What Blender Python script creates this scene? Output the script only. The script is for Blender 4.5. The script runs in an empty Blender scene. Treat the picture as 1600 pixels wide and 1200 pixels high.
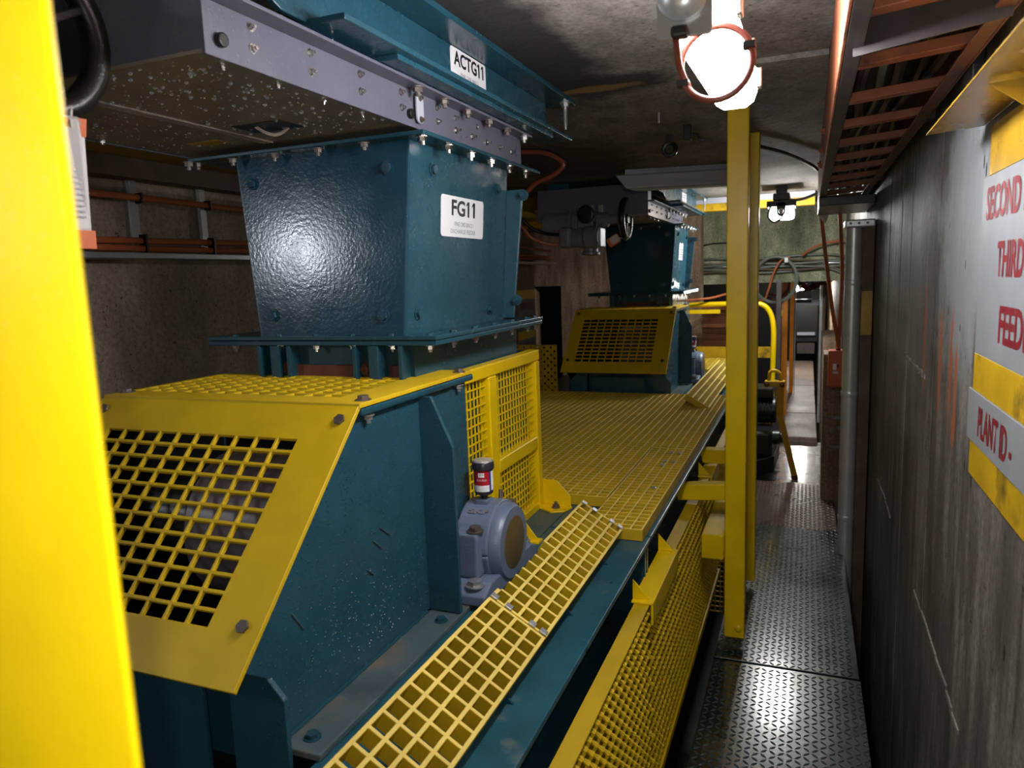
import bpy, bmesh, math, random
from mathutils import Vector, Matrix, Quaternion
random.seed(7)
PI = math.pi
S = bpy.context.scene
COL = S.collection

# ------------------------------------------------------------------ camera, world, lights, exposure
cam_d = bpy.data.cameras.new('camera')
cam = bpy.data.objects.new('camera', cam_d); COL.objects.link(cam)
AX = ((0.9267808, 0.02018538, -0.37505986), (0.37384211, -0.14614133, 0.91590654), (-0.03632382, -0.98905776, -0.14298712))
rot = Matrix(((AX[0][0], -AX[0][1], -AX[0][2]), (AX[1][0], -AX[1][1], -AX[1][2]), (AX[2][0], -AX[2][1], -AX[2][2])))
cam.matrix_world = Matrix.Translation((0, 0, 1.6)) @ rot.to_4x4()
cam_d.sensor_width = 36.0
cam_d.lens = 1134.25 * 36 / 1600
cam_d.clip_start = 0.02
cam_d.dof.use_dof = True
cam_d.dof.focus_distance = 2.1
cam_d.dof.aperture_fstop = 6.0
S.camera = cam

w = bpy.data.worlds.new('World'); S.world = w; w.use_nodes = True
w.node_tree.nodes['Background'].inputs[0].default_value = (0.5, 0.55, 0.65, 1)
w.node_tree.nodes['Background'].inputs[1].default_value = 0.012

def point(name, loc, power, radius, color=(1, 1, 1)):
    d = bpy.data.lights.new(name, 'POINT'); d.energy = power; d.shadow_soft_size = radius; d.color = color
    o = bpy.data.objects.new(name, d); o.location = loc; COL.objects.link(o); return o

point('phone_torch', (-0.013, -0.015, 1.602), 13.5, 0.008, (1.0, 0.97, 0.9))       # the photographer's own torch, beside the lens
point('chute_glint_light', (-3.0, -0.58, 1.98), 30.0, 0.10, (0.86, 0.92, 1.0))           # unseen light without a fixture, added for the glint on the chute front
LAMP_NEAR, LAMP_FAR = 50.0, 130.0                                                  # radiance of the lit lenses

S.view_settings.view_transform = 'Standard'
S.view_settings.look = 'None'
S.view_settings.exposure = 0.22
S.view_settings.gamma = 1.0
S.view_settings.use_curve_mapping = False

# ------------------------------------------------------------------ materials
M = {}
def mat(name):
    m = bpy.data.materials.new(name); m.use_nodes = True; M[name] = m
    nt = m.node_tree; b = nt.nodes['Principled BSDF']
    return m, nt, b
def N(nt, t, **kw):
    n = nt.nodes.new(t)
    for k, v in kw.items():
        if k in n.inputs: n.inputs[k].default_value = v
        else: setattr(n, k, v)
    return n
def L(nt, a, b): nt.links.new(a, b)
def coords(nt, scale=(1, 1, 1)):
    tc = N(nt, 'ShaderNodeTexCoord'); mp = N(nt, 'ShaderNodeMapping'); mp.inputs['Scale'].default_value = scale
    L(nt, tc.outputs['Object'], mp.inputs['Vector']); return mp.outputs['Vector']
def noise(nt, vec, scale, detail=4, rough=0.55):
    n = N(nt, 'ShaderNodeTexNoise'); n.inputs['Scale'].default_value = scale; n.inputs['Detail'].default_value = detail
    n.inputs['Roughness'].default_value = rough; L(nt, vec, n.inputs['Vector']); return n.outputs['Fac']
def ramp(nt, fac, stops):
    r = N(nt, 'ShaderNodeValToRGB'); e = r.color_ramp.elements
    e[0].position, e[0].color = stops[0][0], (*stops[0][1], 1); e[1].position, e[1].color = stops[-1][0], (*stops[-1][1], 1)
    for p, c in stops[1:-1]:
        x = e.new(p); x.color = (*c, 1)
    L(nt, fac, r.inputs['Fac']); return r.outputs['Color']
def mathn(nt, op, a, b=None, clamp=False):
    n = N(nt, 'ShaderNodeMath', operation=op); n.use_clamp = clamp
    for i, v in enumerate((a, b)):
        if v is None: continue
        if hasattr(v, 'links'): L(nt, v, n.inputs[i])
        else: n.inputs[i].default_value = v
    return n.outputs[0]
def mixc(nt, fac, a, b):
    n = N(nt, 'ShaderNodeMix', data_type='RGBA')
    if hasattr(fac, 'links'): L(nt, fac, n.inputs[0])
    else: n.inputs[0].default_value = fac
    for i, v in ((6, a), (7, b)):
        if hasattr(v, 'links'): L(nt, v, n.inputs[i])
        else: n.inputs[i].default_value = (*v, 1)
    return n.outputs[2]
def bump(nt, b, h, strength, dist=0.002):
    n = N(nt, 'ShaderNodeBump'); n.inputs['Strength'].default_value = strength; n.inputs['Distance'].default_value = dist
    L(nt, h, n.inputs['Height']); L(nt, n.outputs['Normal'], b.inputs['Normal'])
def g(c): return tuple((x / 12.92 if x <= .04045 else ((x + .055) / 1.055) ** 2.4) for x in (v / 255 for v in c))

def paint(name, rgb, rough=0.35, var=0.25, orange=400, peel=0.15, drops=0.0, dirt=None, metal=0.0, coat=0.0):
    m, nt, b = mat(name); c = g(rgb); v = coords(nt)
    f = noise(nt, v, 9, 5)
    col = ramp(nt, f, [(0.3, tuple(x * (1 - var) for x in c)), (0.7, tuple(min(1, x * (1 + var)) for x in c))])
    if dirt:
        d = noise(nt, v, 5, 8, 0.65)
        col = mixc(nt, ramp(nt, d, [(dirt[1], (0, 0, 0)), (dirt[1] + .15, (1, 1, 1))]), col, g(dirt[0]))
    L(nt, col, b.inputs['Base Color'])
    b.inputs['Metallic'].default_value = metal
    b.inputs['Coat Weight'].default_value = coat; b.inputs['Coat Roughness'].default_value = 0.08
    rr = noise(nt, v, 14, 3)
    mr = N(nt, 'ShaderNodeMapRange'); mr.inputs[3].default_value = max(0.03, rough - .08); mr.inputs[4].default_value = rough + .1
    L(nt, rr, mr.inputs[0]); L(nt, mr.outputs[0], b.inputs['Roughness'])
    h = mathn(nt, 'MULTIPLY', noise(nt, v, orange, 2), peel)
    if drops:
        vo = N(nt, 'ShaderNodeTexVoronoi'); vo.inputs['Scale'].default_value = 130; L(nt, v, vo.inputs['Vector'])
        s = mathn(nt, 'SUBTRACT', 0.36, vo.outputs['Distance'], True)
        sep = N(nt, 'ShaderNodeSeparateColor'); L(nt, vo.outputs['Color'], sep.inputs[0])
        s = mathn(nt, 'MULTIPLY', mathn(nt, 'POWER', mathn(nt, 'MULTIPLY', s, 3.0), 0.5), mathn(nt, 'GREATER_THAN', sep.outputs[0], 0.5))
        h = mathn(nt, 'ADD', h, mathn(nt, 'MULTIPLY', s, drops))
    bump(nt, b, h, 0.55, 0.0016)
    return m

paint('teal', (36, 76, 91), 0.26, 0.12, 260, 0.22, drops=0.55)
paint('teal_smooth', (32, 71, 85), 0.24, 0.12, 260, 0.3, drops=0.0)
paint('teal_peel', (28, 66, 86), 0.17, 0.1, 110, 0.5, drops=0.0)
paint('teal_deck', (34, 80, 94), 0.3, 0.25, 200, 0.3, drops=0.3, dirt=((110, 116, 108), 0.62))
paint('teal_dirty', (70, 88, 92), 0.38, 0.3, 150, 0.4, drops=0.2, dirt=((112, 100, 88), 0.5))
paint('yellow', (234, 198, 10), 0.3, 0.07, 180, 0.2, drops=0.12)
paint('yellow_guard', (206, 172, 12), 0.52, 0.1, 180, 0.2, drops=0.06, dirt=((150, 118, 20), 0.66))
paint('frp_grit', (228, 202, 104), 0.75, 0.12, 900, 1.0)
paint('yellow_frp', (194, 162, 16), 0.5, 0.14, 700, 0.9)
paint('yellow_old', (184, 148, 20), 0.4, 0.2, 120, 0.5, dirt=((60, 44, 24), 0.56))
paint('yellow_hood', (176, 138, 36), 0.25, 0.2, 70, 0.6, dirt=((120, 92, 40), 0.6))
paint('gate_grey', (98, 98, 113), 0.3, 0.1, 260, 0.15, drops=0.5)
paint('gate_under', (136, 127, 116), 0.42, 0.2, 500, 0.35)
paint('galvanised', (168, 170, 172), 0.36, 0.2, 90, 0.2, metal=0.7)
paint('stainless', (214, 212, 208), 0.22, 0.08, 90, 0.1, metal=1.0)
paint('bolt_steel', (120, 112, 108), 0.35, 0.3, 150, 0.4, metal=0.7, dirt=((96, 74, 56), 0.6))
paint('rust', (96, 52, 34), 0.75, 0.45, 120, 1.0)
paint('black_rubber', (20, 19, 19), 0.42, 0.2, 150, 0.2)
paint('handwheel_black', (30, 27, 25), 0.3, 0.2, 150, 0.2, drops=0.3)
paint('cast_grey', (98, 112, 136), 0.34, 0.14, 160, 0.6, drops=0.5)
paint('actuator_grey', (118, 116, 130), 0.35, 0.1, 200, 0.3)
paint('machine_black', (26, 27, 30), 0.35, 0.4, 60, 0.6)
paint('cover_brown', (92, 76, 44), 0.5, 0.2, 200, 0.4)
paint('drum_grey', (96, 88, 96), 0.4, 0.15, 60, 0.3)
paint('orange_cable', (176, 98, 58), 0.4, 0.1, 60, 0.1)
paint('red_cable', (122, 60, 46), 0.35, 0.1, 60, 0.1)
paint('green_cable', (96, 106, 96), 0.45, 0.2, 60, 0.1)
paint('orange_paint', (236, 146, 40), 0.4, 0.12, 120, 0.3, dirt=((110, 70, 34), 0.68))
paint('orange_box', (200, 88, 40), 0.4, 0.1, 120, 0.3)
paint('tray_orange', (168, 98, 70), 0.4, 0.25, 60, 0.9, dirt=((90, 58, 46), 0.56))
paint('tray_dark', (116, 72, 56), 0.5, 0.3, 60, 0.9, dirt=((70, 50, 44), 0.52))
paint('tray_grime', (62, 56, 56), 0.5, 0.4, 40, 1.0)
paint('label_white', (236, 238, 242), 0.3, 0.02, 50, 0.0)
paint('sign_white', (128, 132, 136), 0.45, 0.06, 60, 0.3, dirt=((120, 122, 122), 0.67))
paint('print_black', (26, 26, 34), 0.4, 0.02, 50, 0.0)
paint('print_grey', (130, 132, 142), 0.4, 0.02, 50, 0.0)
paint('print_red', (120, 20, 34), 0.45, 0.1, 50, 0.0)
paint('lub_red', (176, 30, 42), 0.3, 0.03, 50, 0.0)
paint('lub_blue', (52, 60, 130), 0.3, 0.03, 50, 0.0)
paint('cap_dark', (46, 42, 52), 0.3, 0.05, 200, 0.1, drops=0.4)
paint('tag_paper', (206, 204, 204), 0.5, 0.04, 50, 0.0)
paint('tag_orange', (216, 104, 42), 0.5, 0.04, 50, 0.0)
paint('cable_tie', (214, 212, 206), 0.4, 0.02, 50, 0.0)
paint('lamp_housing', (196, 198, 202), 0.3, 0.1, 120, 0.2, metal=0.5)
paint('fluoro_white', (172, 174, 186), 0.45, 0.08, 50, 0.1)
paint('wood_brown', (104, 84, 66), 0.6, 0.35, 60, 0.6)
paint('brown_mesh', (110, 64, 34), 0.6, 0.3, 60, 0.4)
paint('duct_grey', (222, 228, 234), 0.34, 0.1, 60, 0.2, metal=0.45, dirt=((70, 68, 66), 0.62))

def concrete(name, dark, mid, light, streak=(3, 3, 0.4), rough=0.55, relief=0.8, extra=None, rlow=None):
    m, nt, b = mat(name)
    v = coords(nt, streak); v2 = coords(nt)
    f = mathn(nt, 'ADD', mathn(nt, 'MULTIPLY', noise(nt, v, 3.0, 9, 0.66), 0.62), mathn(nt, 'MULTIPLY', noise(nt, v2, 1.3, 6, 0.6), 0.38))
    col = ramp(nt, f, [(0.33, g(dark)), (0.5, g(mid)), (0.68, g(light))])
    grain = noise(nt, v2, 60, 6, 0.75)
    col = mixc(nt, ramp(nt, grain, [(0.4, (.45, .45, .45)), (0.56, (0, 0, 0))]), col, tuple(x * .5 for x in g(dark)))
    pit = noise(nt, v2, 42, 4, 0.7)
    col = mixc(nt, ramp(nt, pit, [(0.63, (0, 0, 0)), (0.69, (1, 1, 1))]), col, tuple(x * .35 for x in g(dark)))
    if extra: col = extra(nt, col)
    L(nt, col, b.inputs['Base Color'])
    mr = N(nt, 'ShaderNodeMapRange'); mr.inputs[3].default_value = rlow if rlow is not None else rough - .2; mr.inputs[4].default_value = rough + .2
    L(nt, noise(nt, v2, 2.2, 5), mr.inputs[0]); L(nt, mr.outputs[0], b.inputs['Roughness'])
    h = mathn(nt, 'ADD', mathn(nt, 'MULTIPLY', noise(nt, v2, 28, 8, 0.65), relief), mathn(nt, 'MULTIPLY', noise(nt, v, 9, 6), relief))
    bump(nt, b, h, 0.6, 0.006)
    return m

def blob(nt, centre, size, warp=0.35, scale=9):
    """soft spot of dirt or colour with its own ragged outline, in object space"""
    tc = N(nt, 'ShaderNodeTexCoord'); mp = N(nt, 'ShaderNodeMapping', vector_type='POINT')
    mp.inputs['Location'].default_value = tuple(-c / s for c, s in zip(centre, size)); mp.inputs['Scale'].default_value = tuple(1 / s for s in size)
    L(nt, tc.outputs['Object'], mp.inputs['Vector'])
    ln = N(nt, 'ShaderNodeVectorMath', operation='LENGTH'); L(nt, mp.outputs[0], ln.inputs[0])
    d = mathn(nt, 'ADD', ln.outputs['Value'], mathn(nt, 'MULTIPLY', mathn(nt, 'SUBTRACT', noise(nt, coords(nt), scale, 6, 0.65), 0.5), warp * 4))
    return mathn(nt, 'MULTIPLY', mathn(nt, 'SUBTRACT', 1.15, d, True), 2.2, True)

def pits(nt, col, scale, stretch, size, keep, c):
    vo = N(nt, 'ShaderNodeTexVoronoi'); vo.inputs['Scale'].default_value = scale; L(nt, coords(nt, stretch), vo.inputs['Vector'])
    sep = N(nt, 'ShaderNodeSeparateColor'); L(nt, vo.outputs['Color'], sep.inputs[0])
    k = mathn(nt, 'MULTIPLY', mathn(nt, 'LESS_THAN', vo.outputs['Distance'], size), mathn(nt, 'GREATER_THAN', sep.outputs[0], keep))
    return mixc(nt, k, col, g(c))
def right_wall_marks(nt, col):
    col = mixc(nt, mathn(nt, 'MULTIPLY', blob(nt, (.32, 1.9, 1.68), (1, .30, .34)), .75), col, g((142, 148, 153)))  # paler patch of wall beside the sign
    col = mixc(nt, mathn(nt, 'MULTIPLY', blob(nt, (.32, 2.75, 1.5), (1, .5, .5), .5), .35), col, g((130, 130, 130)))
    for y, z in ((2.15, 1.33), (2.0, 1.35), (1.93, 1.28), (2.42, 1.38)):
        col = mixc(nt, mathn(nt, 'MULTIPLY', blob(nt, (.32, y, z), (1, .022, .15), .5, 14), .8), col, g((170, 84, 30)))
    col = pits(nt, col, 22, (1, 1, .45), .16, .55, (20, 18, 17)); col = pits(nt, col, 60, (1, 1, .5), .2, .6, (26, 24, 22))
    return col
def ceiling_marks(nt, col):
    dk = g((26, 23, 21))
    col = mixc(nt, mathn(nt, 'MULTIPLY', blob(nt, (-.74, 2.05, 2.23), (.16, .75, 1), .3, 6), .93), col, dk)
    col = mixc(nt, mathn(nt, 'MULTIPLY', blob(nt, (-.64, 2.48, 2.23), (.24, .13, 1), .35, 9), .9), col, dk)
    col = mixc(nt, mathn(nt, 'MULTIPLY', blob(nt, (-.68, 2.52, 2.23), (.15, .045, 1), .35, 12), .8), col, g((150, 118, 66)))
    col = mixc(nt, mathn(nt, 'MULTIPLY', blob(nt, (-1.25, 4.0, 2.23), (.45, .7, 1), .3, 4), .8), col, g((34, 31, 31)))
    return col
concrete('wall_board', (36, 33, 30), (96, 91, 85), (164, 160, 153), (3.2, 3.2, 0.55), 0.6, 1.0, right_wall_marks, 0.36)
concrete('ceiling_concrete', (82, 78, 73), (134, 129, 122), (168, 163, 155), (3.0, 2.0, 1), 0.8, 1.0, ceiling_marks)
concrete('left_concrete', (112, 96, 80), (158, 142, 122), (192, 178, 158), (1.2, 1.2, 0.6), 0.75, 0.5)
concrete('green_concrete', (56, 58, 46), (146, 150, 122), (214, 214, 178), (1.4, 1, 0.7), 0.75, 1.0)
concrete('brown_concrete', (66, 50, 38), (136, 112, 90), (190, 164, 136), (4, 4, 0.5), 0.7, 0.8)
concrete('wet_floor', (40, 34, 32), (66, 56, 52), (92, 80, 74), (2, 2, 1), 0.3, 1.1, None, 0.04)
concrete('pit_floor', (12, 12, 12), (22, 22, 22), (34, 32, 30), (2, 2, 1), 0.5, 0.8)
concrete('plank_floor', (96, 80, 72), (124, 106, 96), (150, 132, 122), (3, 1, 1), 0.5, 0.5)
concrete('chequer_steel', (14, 21, 23), (26, 37, 39), (42, 55, 55), (3, 3, 1), 0.26, 0.12, None, 0.1)
concrete('chequer_brown', (58, 46, 42), (84, 70, 64), (104, 90, 82), (3, 3, 1), 0.3, 0.15, None, 0.1)
for k_ in ('chequer_steel', 'chequer_brown', 'wet_floor'):
    b_ = M[k_].node_tree.nodes['Principled BSDF']; b_.inputs['Coat Weight'].default_value = 1.0; b_.inputs['Coat Roughness'].default_value = 0.125
M['chequer_steel'].node_tree.nodes['Principled BSDF'].inputs['Metallic'].default_value = 0.2
paint('lug_steel', (92, 106, 108), 0.3, 0.2, 200, 0.2, metal=0.6)

def emitter(name, rgb, strength):
    m, nt, b = mat(name)
    b.inputs['Base Color'].default_value = (.9, .9, .9, 1); b.inputs['Emission Color'].default_value = (*rgb, 1); b.inputs['Emission Strength'].default_value = strength
emitter('lens_near', (1.0, 0.98, 1.0), LAMP_NEAR)
emitter('lens_far', (1.0, 0.98, 0.94), LAMP_FAR)
emitter('lens_distant', (1.0, 0.97, 0.9), 170.0)
m, nt, b = mat('water'); b.inputs['Base Color'].default_value = (.9, .95, 1, 1); b.inputs['Roughness'].default_value = 0.02
b.inputs['IOR'].default_value = 1.33; b.inputs['Transmission Weight'].default_value = 0.85

# ------------------------------------------------------------------ mesh helpers
BASE = {}
def base_of(o): return BASE.get(o.name, Vector((0, 0, 0))) if o else Vector((0, 0, 0))

class MB:
    def __init__(s): s.v = []; s.f = []
    def add(s, vs, fs):
        k = len(s.v); s.v += [tuple(p) for p in vs]; s.f += [tuple(i + k for i in f) for f in fs]; return s
    def box(s, x0, x1, y0, y1, z0, z1):
        return s.add([(x0, y0, z0), (x1, y0, z0), (x1, y1, z0), (x0, y1, z0), (x0, y0, z1), (x1, y0, z1), (x1, y1, z1), (x0, y1, z1)],
                     [(0, 3, 2, 1), (4, 5, 6, 7), (0, 1, 5, 4), (1, 2, 6, 5), (2, 3, 7, 6), (3, 0, 4, 7)])
    def prism(s, pts, vec):
        n = len(pts); p2 = [tuple(a + b for a, b in zip(p, vec)) for p in pts]
        return s.add(list(pts) + p2, [tuple(range(n)), tuple(range(2 * n - 1, n - 1, -1))] + [(i, (i + 1) % n, n + (i + 1) % n, n + i) for i in range(n)])
    def frustum(s, a, b):          # two rings of the same length
        n = len(a)
        return s.add(list(a) + list(b), [tuple(range(n)), tuple(range(2 * n - 1, n - 1, -1))] + [(i, (i + 1) % n, n + (i + 1) % n, n + i) for i in range(n)])
    def bar(s, p, q, wx, wz, up=(0, 0, 1)):   # rectangular bar between two points
        p, q = Vector(p), Vector(q); d = (q - p).normalized(); u = Vector(up)
        a = d.cross(u); a = (a if a.length > 1e-4 else d.cross(Vector((1, 0, 0)))).normalized() * (wx / 2); c = a.cross(d).normalized() * (wz / 2)
        return s.frustum([p + a + c, p - a + c, p - a - c, p + a - c], [q + a + c, q - a + c, q - a - c, q + a - c])
    def cyl(s, p, q, r, n=16, r2=None):
        p, q = Vector(p), Vector(q); d = (q - p).normalized()
        a = d.orthogonal().normalized(); c = d.cross(a); r2 = r if r2 is None else r2
        ring = lambda o, rr: [o + (a * math.cos(2 * PI * i / n) + c * math.sin(2 * PI * i / n)) * rr for i in range(n)]
        return s.frustum(ring(p, r), ring(q, r2))
    def tube(s, pts, r, n=8, closed=False):
        pts = [Vector(p) for p in pts]; m = len(pts); a = None; rings = []
        for i in range(m):
            t = (pts[(i + 1) % m] - pts[i - 1]) if closed else (pts[min(i + 1, m - 1)] - pts[max(i - 1, 0)])
            t.normalize()
            a = t.orthogonal().normalized() if a is None else (a - t * a.dot(t)).normalized()
            c = t.cross(a); rings.append([pts[i] + (a * math.cos(2 * PI * k / n) + c * math.sin(2 * PI * k / n)) * r for k in range(n)])
        vs = [p for rg in rings for p in rg]; fs = []
        for i in range(m if closed else m - 1):
            j = (i + 1) % m
            for k in range(n): fs.append((i * n + k, i * n + (k + 1) % n, j * n + (k + 1) % n, j * n + k))
        if not closed: fs += [tuple(range(n)), tuple(range(m * n - 1, (m - 1) * n - 1, -1))]
        return s.add(vs, fs)
    def lathe(s, prof, origin, axis, n=24):      # prof: (radius, height) pairs along axis
        o, d = Vector(origin), Vector(axis).normalized(); a = d.orthogonal().normalized(); c = d.cross(a); vs = []; fs = []
        for r, h in prof: vs += [o + d * h + (a * math.cos(2 * PI * i / n) + c * math.sin(2 * PI * i / n)) * r for i in range(n)]
        for j in range(len(prof) - 1):
            for i in range(n): fs.append((j * n + i, j * n + (i + 1) % n, (j + 1) * n + (i + 1) % n, (j + 1) * n + i))
        fs += [tuple(range(n)), tuple(range(len(vs) - 1, len(vs) - n - 1, -1))]
        return s.add(vs, fs)
    def holed(s, xs, ys, solid, t, frame):       # plate t thick in a frame (origin, u, v, normal); cell (i,j) kept where solid
        o, u, v, w_ = (Vector(k) for k in frame); nx, ny = len(xs), len(ys); idx = {}; vs = []; fs = []
        def V(i, j, k):
            key = (i, j, k)
            if key not in idx: idx[key] = len(vs); vs.append(o + u * xs[i] + v * ys[j] - w_ * (t * k))
            return idx[key]
        ok = lambda i, j: 0 <= i < nx - 1 and 0 <= j < ny - 1 and solid(i, j)
        for i in range(nx - 1):
            for j in range(ny - 1):
                if not ok(i, j): continue
                fs.append((V(i, j, 0), V(i + 1, j, 0), V(i + 1, j + 1, 0), V(i, j + 1, 0)))
                fs.append((V(i, j, 1), V(i, j + 1, 1), V(i + 1, j + 1, 1), V(i + 1, j, 1)))
                for di, dj, a, c in ((-1, 0, (i, j), (i, j + 1)), (1, 0, (i + 1, j), (i + 1, j + 1)), (0, -1, (i, j), (i + 1, j)), (0, 1, (i, j + 1), (i + 1, j + 1))):
                    if not ok(i + di, j + dj): fs.append((V(*a, 0), V(*c, 0), V(*c, 1), V(*a, 1)))
        return s.add(vs, fs)
    def build(s, name, m, parent=None, bevel=0, smooth=False, kind=None, label=None, seg=2):
        B = base_of(parent)
        me = bpy.data.meshes.new(name); me.from_pydata([Vector(p) - B for p in s.v], [], s.f); me.update()
        bm = bmesh.new(); bm.from_mesh(me); bmesh.ops.recalc_face_normals(bm, faces=bm.faces); bm.to_mesh(me); bm.free()
        me.materials.append(M[m] if isinstance(m, str) else m)
        o = bpy.data.objects.new(name, me); COL.objects.link(o)
        if smooth:
            me.polygons.foreach_set('use_smooth', [True] * len(me.polygons)); me.set_sharp_from_angle(angle=math.radians(38))
        if bevel:
            md = o.modifiers.new('bevel', 'BEVEL'); md.width = bevel; md.segments = seg; md.limit_method = 'ANGLE'; md.angle_limit = math.radians(40)
        if parent: o.parent = parent; BASE[o.name] = B
        if kind: o['kind'] = kind
        if label: o['label'] = label
        return o

def tag(o, label, cat, group=None, kind=None):
    o['label'] = label; o['category'] = cat
    if group: o['group'] = group
    if kind: o['kind'] = kind
    return o
def thing(name, loc, label, cat, group=None):
    o = bpy.data.objects.new(name, None); o.empty_display_size = .05; o.location = loc; COL.objects.link(o); BASE[o.name] = Vector(loc)
    return tag(o, label, cat, group)
def dup(root, off, label):
    def cp(o, par):
        c = o.copy(); COL.objects.link(c)
        if par: c.parent = par
        if 'label' in c and par: pass
        for ch in list(o.children): cp(ch, c)
        return c
    kids = root
    r = cp(root, None); r.location = Vector(root.location) + Vector(off); BASE[r.name] = Vector(r.location); r['label'] = label
    return r

# shared fastener meshes (unit: across-corners radius 1, axis +z)
def _hex(h_head, washer, stud, dome=0):
    b = MB()
    if washer: b.cyl((0, 0, 0), (0, 0, .18), 1.38, 14)
    z = .18 if washer else 0
    b.cyl((0, 0, z), (0, 0, z + h_head), 1.0, 6)
    if stud: b.cyl((0, 0, z + h_head), (0, 0, z + h_head + stud), .55, 8)
    return b
FM = {}
def fast_mesh(kind, m):
    if (kind, m) not in FM:
        b = {'bolt': _hex(.65, True, 0), 'nut': _hex(.85, True, .8), 'flat': _hex(.5, False, 0), 'stud': _hex(.7, True, 1.5)}[kind]
        o = b.build('fastener', m); FM[(kind, m)] = o.data
        bpy.data.objects.remove(o)
    return FM[(kind, m)]
def bolt(parent, pos, nrm, r=0.011, m='bolt_steel', kind='bolt', name=None):
    o = bpy.data.objects.new(name or {'bolt': 'bolt', 'nut': 'nut', 'flat': 'bolt', 'stud': 'stud'}[kind], fast_mesh(kind, m)); COL.objects.link(o)
    o.parent = parent; o.location = Vector(pos) - base_of(parent)
    q = Vector(nrm).normalized().to_track_quat('Z', 'Y') @ Quaternion((0, 0, 1), random.uniform(0, 1)); o.rotation_mode = 'QUATERNION'; o.rotation_quaternion = q
    o.scale = (r, r, r); return o

def text(parent, body, origin, u, v, wid, hgt, m, name='lettering', bold=0.0, lift=0.0006, center=False):
    cu = bpy.data.curves.new('t', 'FONT'); cu.body = body; cu.offset = bold; cu.resolution_u = 3
    o = bpy.data.objects.new('t', cu); COL.objects.link(o); bpy.context.view_layer.update()
    me = bpy.data.meshes.new_from_object(o.evaluated_get(bpy.context.evaluated_depsgraph_get()))
    bpy.data.objects.remove(o)
    xs = [p.co.x for p in me.vertices]; ys = [p.co.y for p in me.vertices]; x0, x1, y0, y1 = min(xs), max(xs), min(ys), max(ys)
    u, v = Vector(u), Vector(v); n = u.cross(v).normalized(); B = base_of(parent)
    k = wid / (x1 - x0) if wid else hgt / (y1 - y0)
    off = Vector(origin) - (u * (wid / 2) if center else Vector((0, 0, 0))) - B + n * lift
    for p in me.vertices: p.co = off + u * ((p.co.x - x0) * k) + v * ((p.co.y - y0) * (hgt / (y1 - y0)))
    if body.endswith('11'):        # give both figures 1 their flag
        bm = bmesh.new(); bm.from_mesh(me); bm.verts.ensure_lookup_table(); seen = set(); isl = []
        for v0 in bm.verts:
            if v0 in seen: continue
            st = [v0]; seen.add(v0); lo = 9e9
            while st:
                q_ = st.pop(); lo = min(lo, (q_.co - off).dot(u))
                for e_ in q_.link_edges:
                    o_ = e_.other_vert(q_)
                    if o_ not in seen: seen.add(o_); st.append(o_)
            isl.append(lo)
        for a in sorted(isl)[-2:]:
            bm.faces.new([bm.verts.new(off + u * (a + da * hgt) + v * dz * hgt) for da, dz in ((.03, 1.0), (-.19, .83), (-.19, .68), (.03, .82))])
        bm.to_mesh(me); bm.free()
    me.materials.clear(); me.materials.append(M[m])
    o = bpy.data.objects.new(name, me); COL.objects.link(o); o.parent = parent; BASE[o.name] = B; return o

def rounded(cx, cy, w_, h_, r, n=4):
    p = []
    for sx, sy, a0 in ((1, 1, 0), (-1, 1, 90), (-1, -1, 180), (1, -1, 270)):
        for i in range(n + 1):
            a = math.radians(a0 + 90 * i / n); p.append((cx + sx * (w_ / 2 - r) + r * math.cos(a), cy + sy * (h_ / 2 - r) + r * math.sin(a)))
    return p
def curve(pts, n=8):               # Catmull-Rom through points
    P = [Vector(p) for p in pts]; P = [P[0] * 2 - P[1]] + P + [P[-1] * 2 - P[-2]]; out = []
    for i in range(1, len(P) - 2):
        for k in range(n):
            t = k / n; a, b, c, d = P[i - 1:i + 3]
            out.append(.5 * ((2 * b) + (c - a) * t + (2 * a - 5 * b + 4 * c - d) * t * t + (3 * b - a - 3 * c + d) * t ** 3))
    return out + [P[-2]]
def struct(o): o['kind'] = 'structure'; return o

#@@STRUCTURE
# ------------------------------------------------------------------ the setting
def slab(name, m, x0, x1, y0, y1, z0, z1): return struct(MB().box(x0, x1, y0, y1, z0, z1).build(name, m))
slab('ceiling', 'ceiling_concrete', -3.8, 1.2, -4.2, 8.0, 2.23, 2.5)
slab('ceiling_beyond', 'ceiling_concrete', -3.4, 1.2, 8.0, 16, 2.42, 2.6)
slab('trim_1', 'ceiling_concrete', -.16, .044, 2.42, 2.60, 2.214, 2.23)
slab('trim_2', 'fluoro_white', -1.5, .04, 6.62, 6.72, 2.182, 2.24)
slab('wall_recess_blocker', 'pit_floor', -3.3, -1.6, 7.9, 8.0, -.9, 2.42)  # dark slab added behind the opening to block the distant lamp's light
slab('floor', 'pit_floor', -3.8, 1.2, -4.2, 16, -1.0, -.8)
slab('floor_wet', 'wet_floor', -.75, .33, 5.74, 7.35, -.3, -.05)
slab('wall_left_side', 'left_concrete', -2.5, -2.2, 1.0, 5.97, -.9, 2.24)
slab('wall_left_return', 'left_concrete', -3.3, -2.5, 5.7, 5.97, -.9, 2.24)
slab('wall_added_bay', 'left_concrete', -4.0, -3.8, -4.2, 1.2, -.9, 2.24)  # unseen side bay, added so the glint light can reach the chute
slab('wall_left_corner', 'left_concrete', -3.8, -2.5, 1.0, 1.2, -.9, 2.24)
slab('wall_back', 'left_concrete', -3.8, 1.2, -4.2, -4.0, -.9, 2.24)
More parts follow.
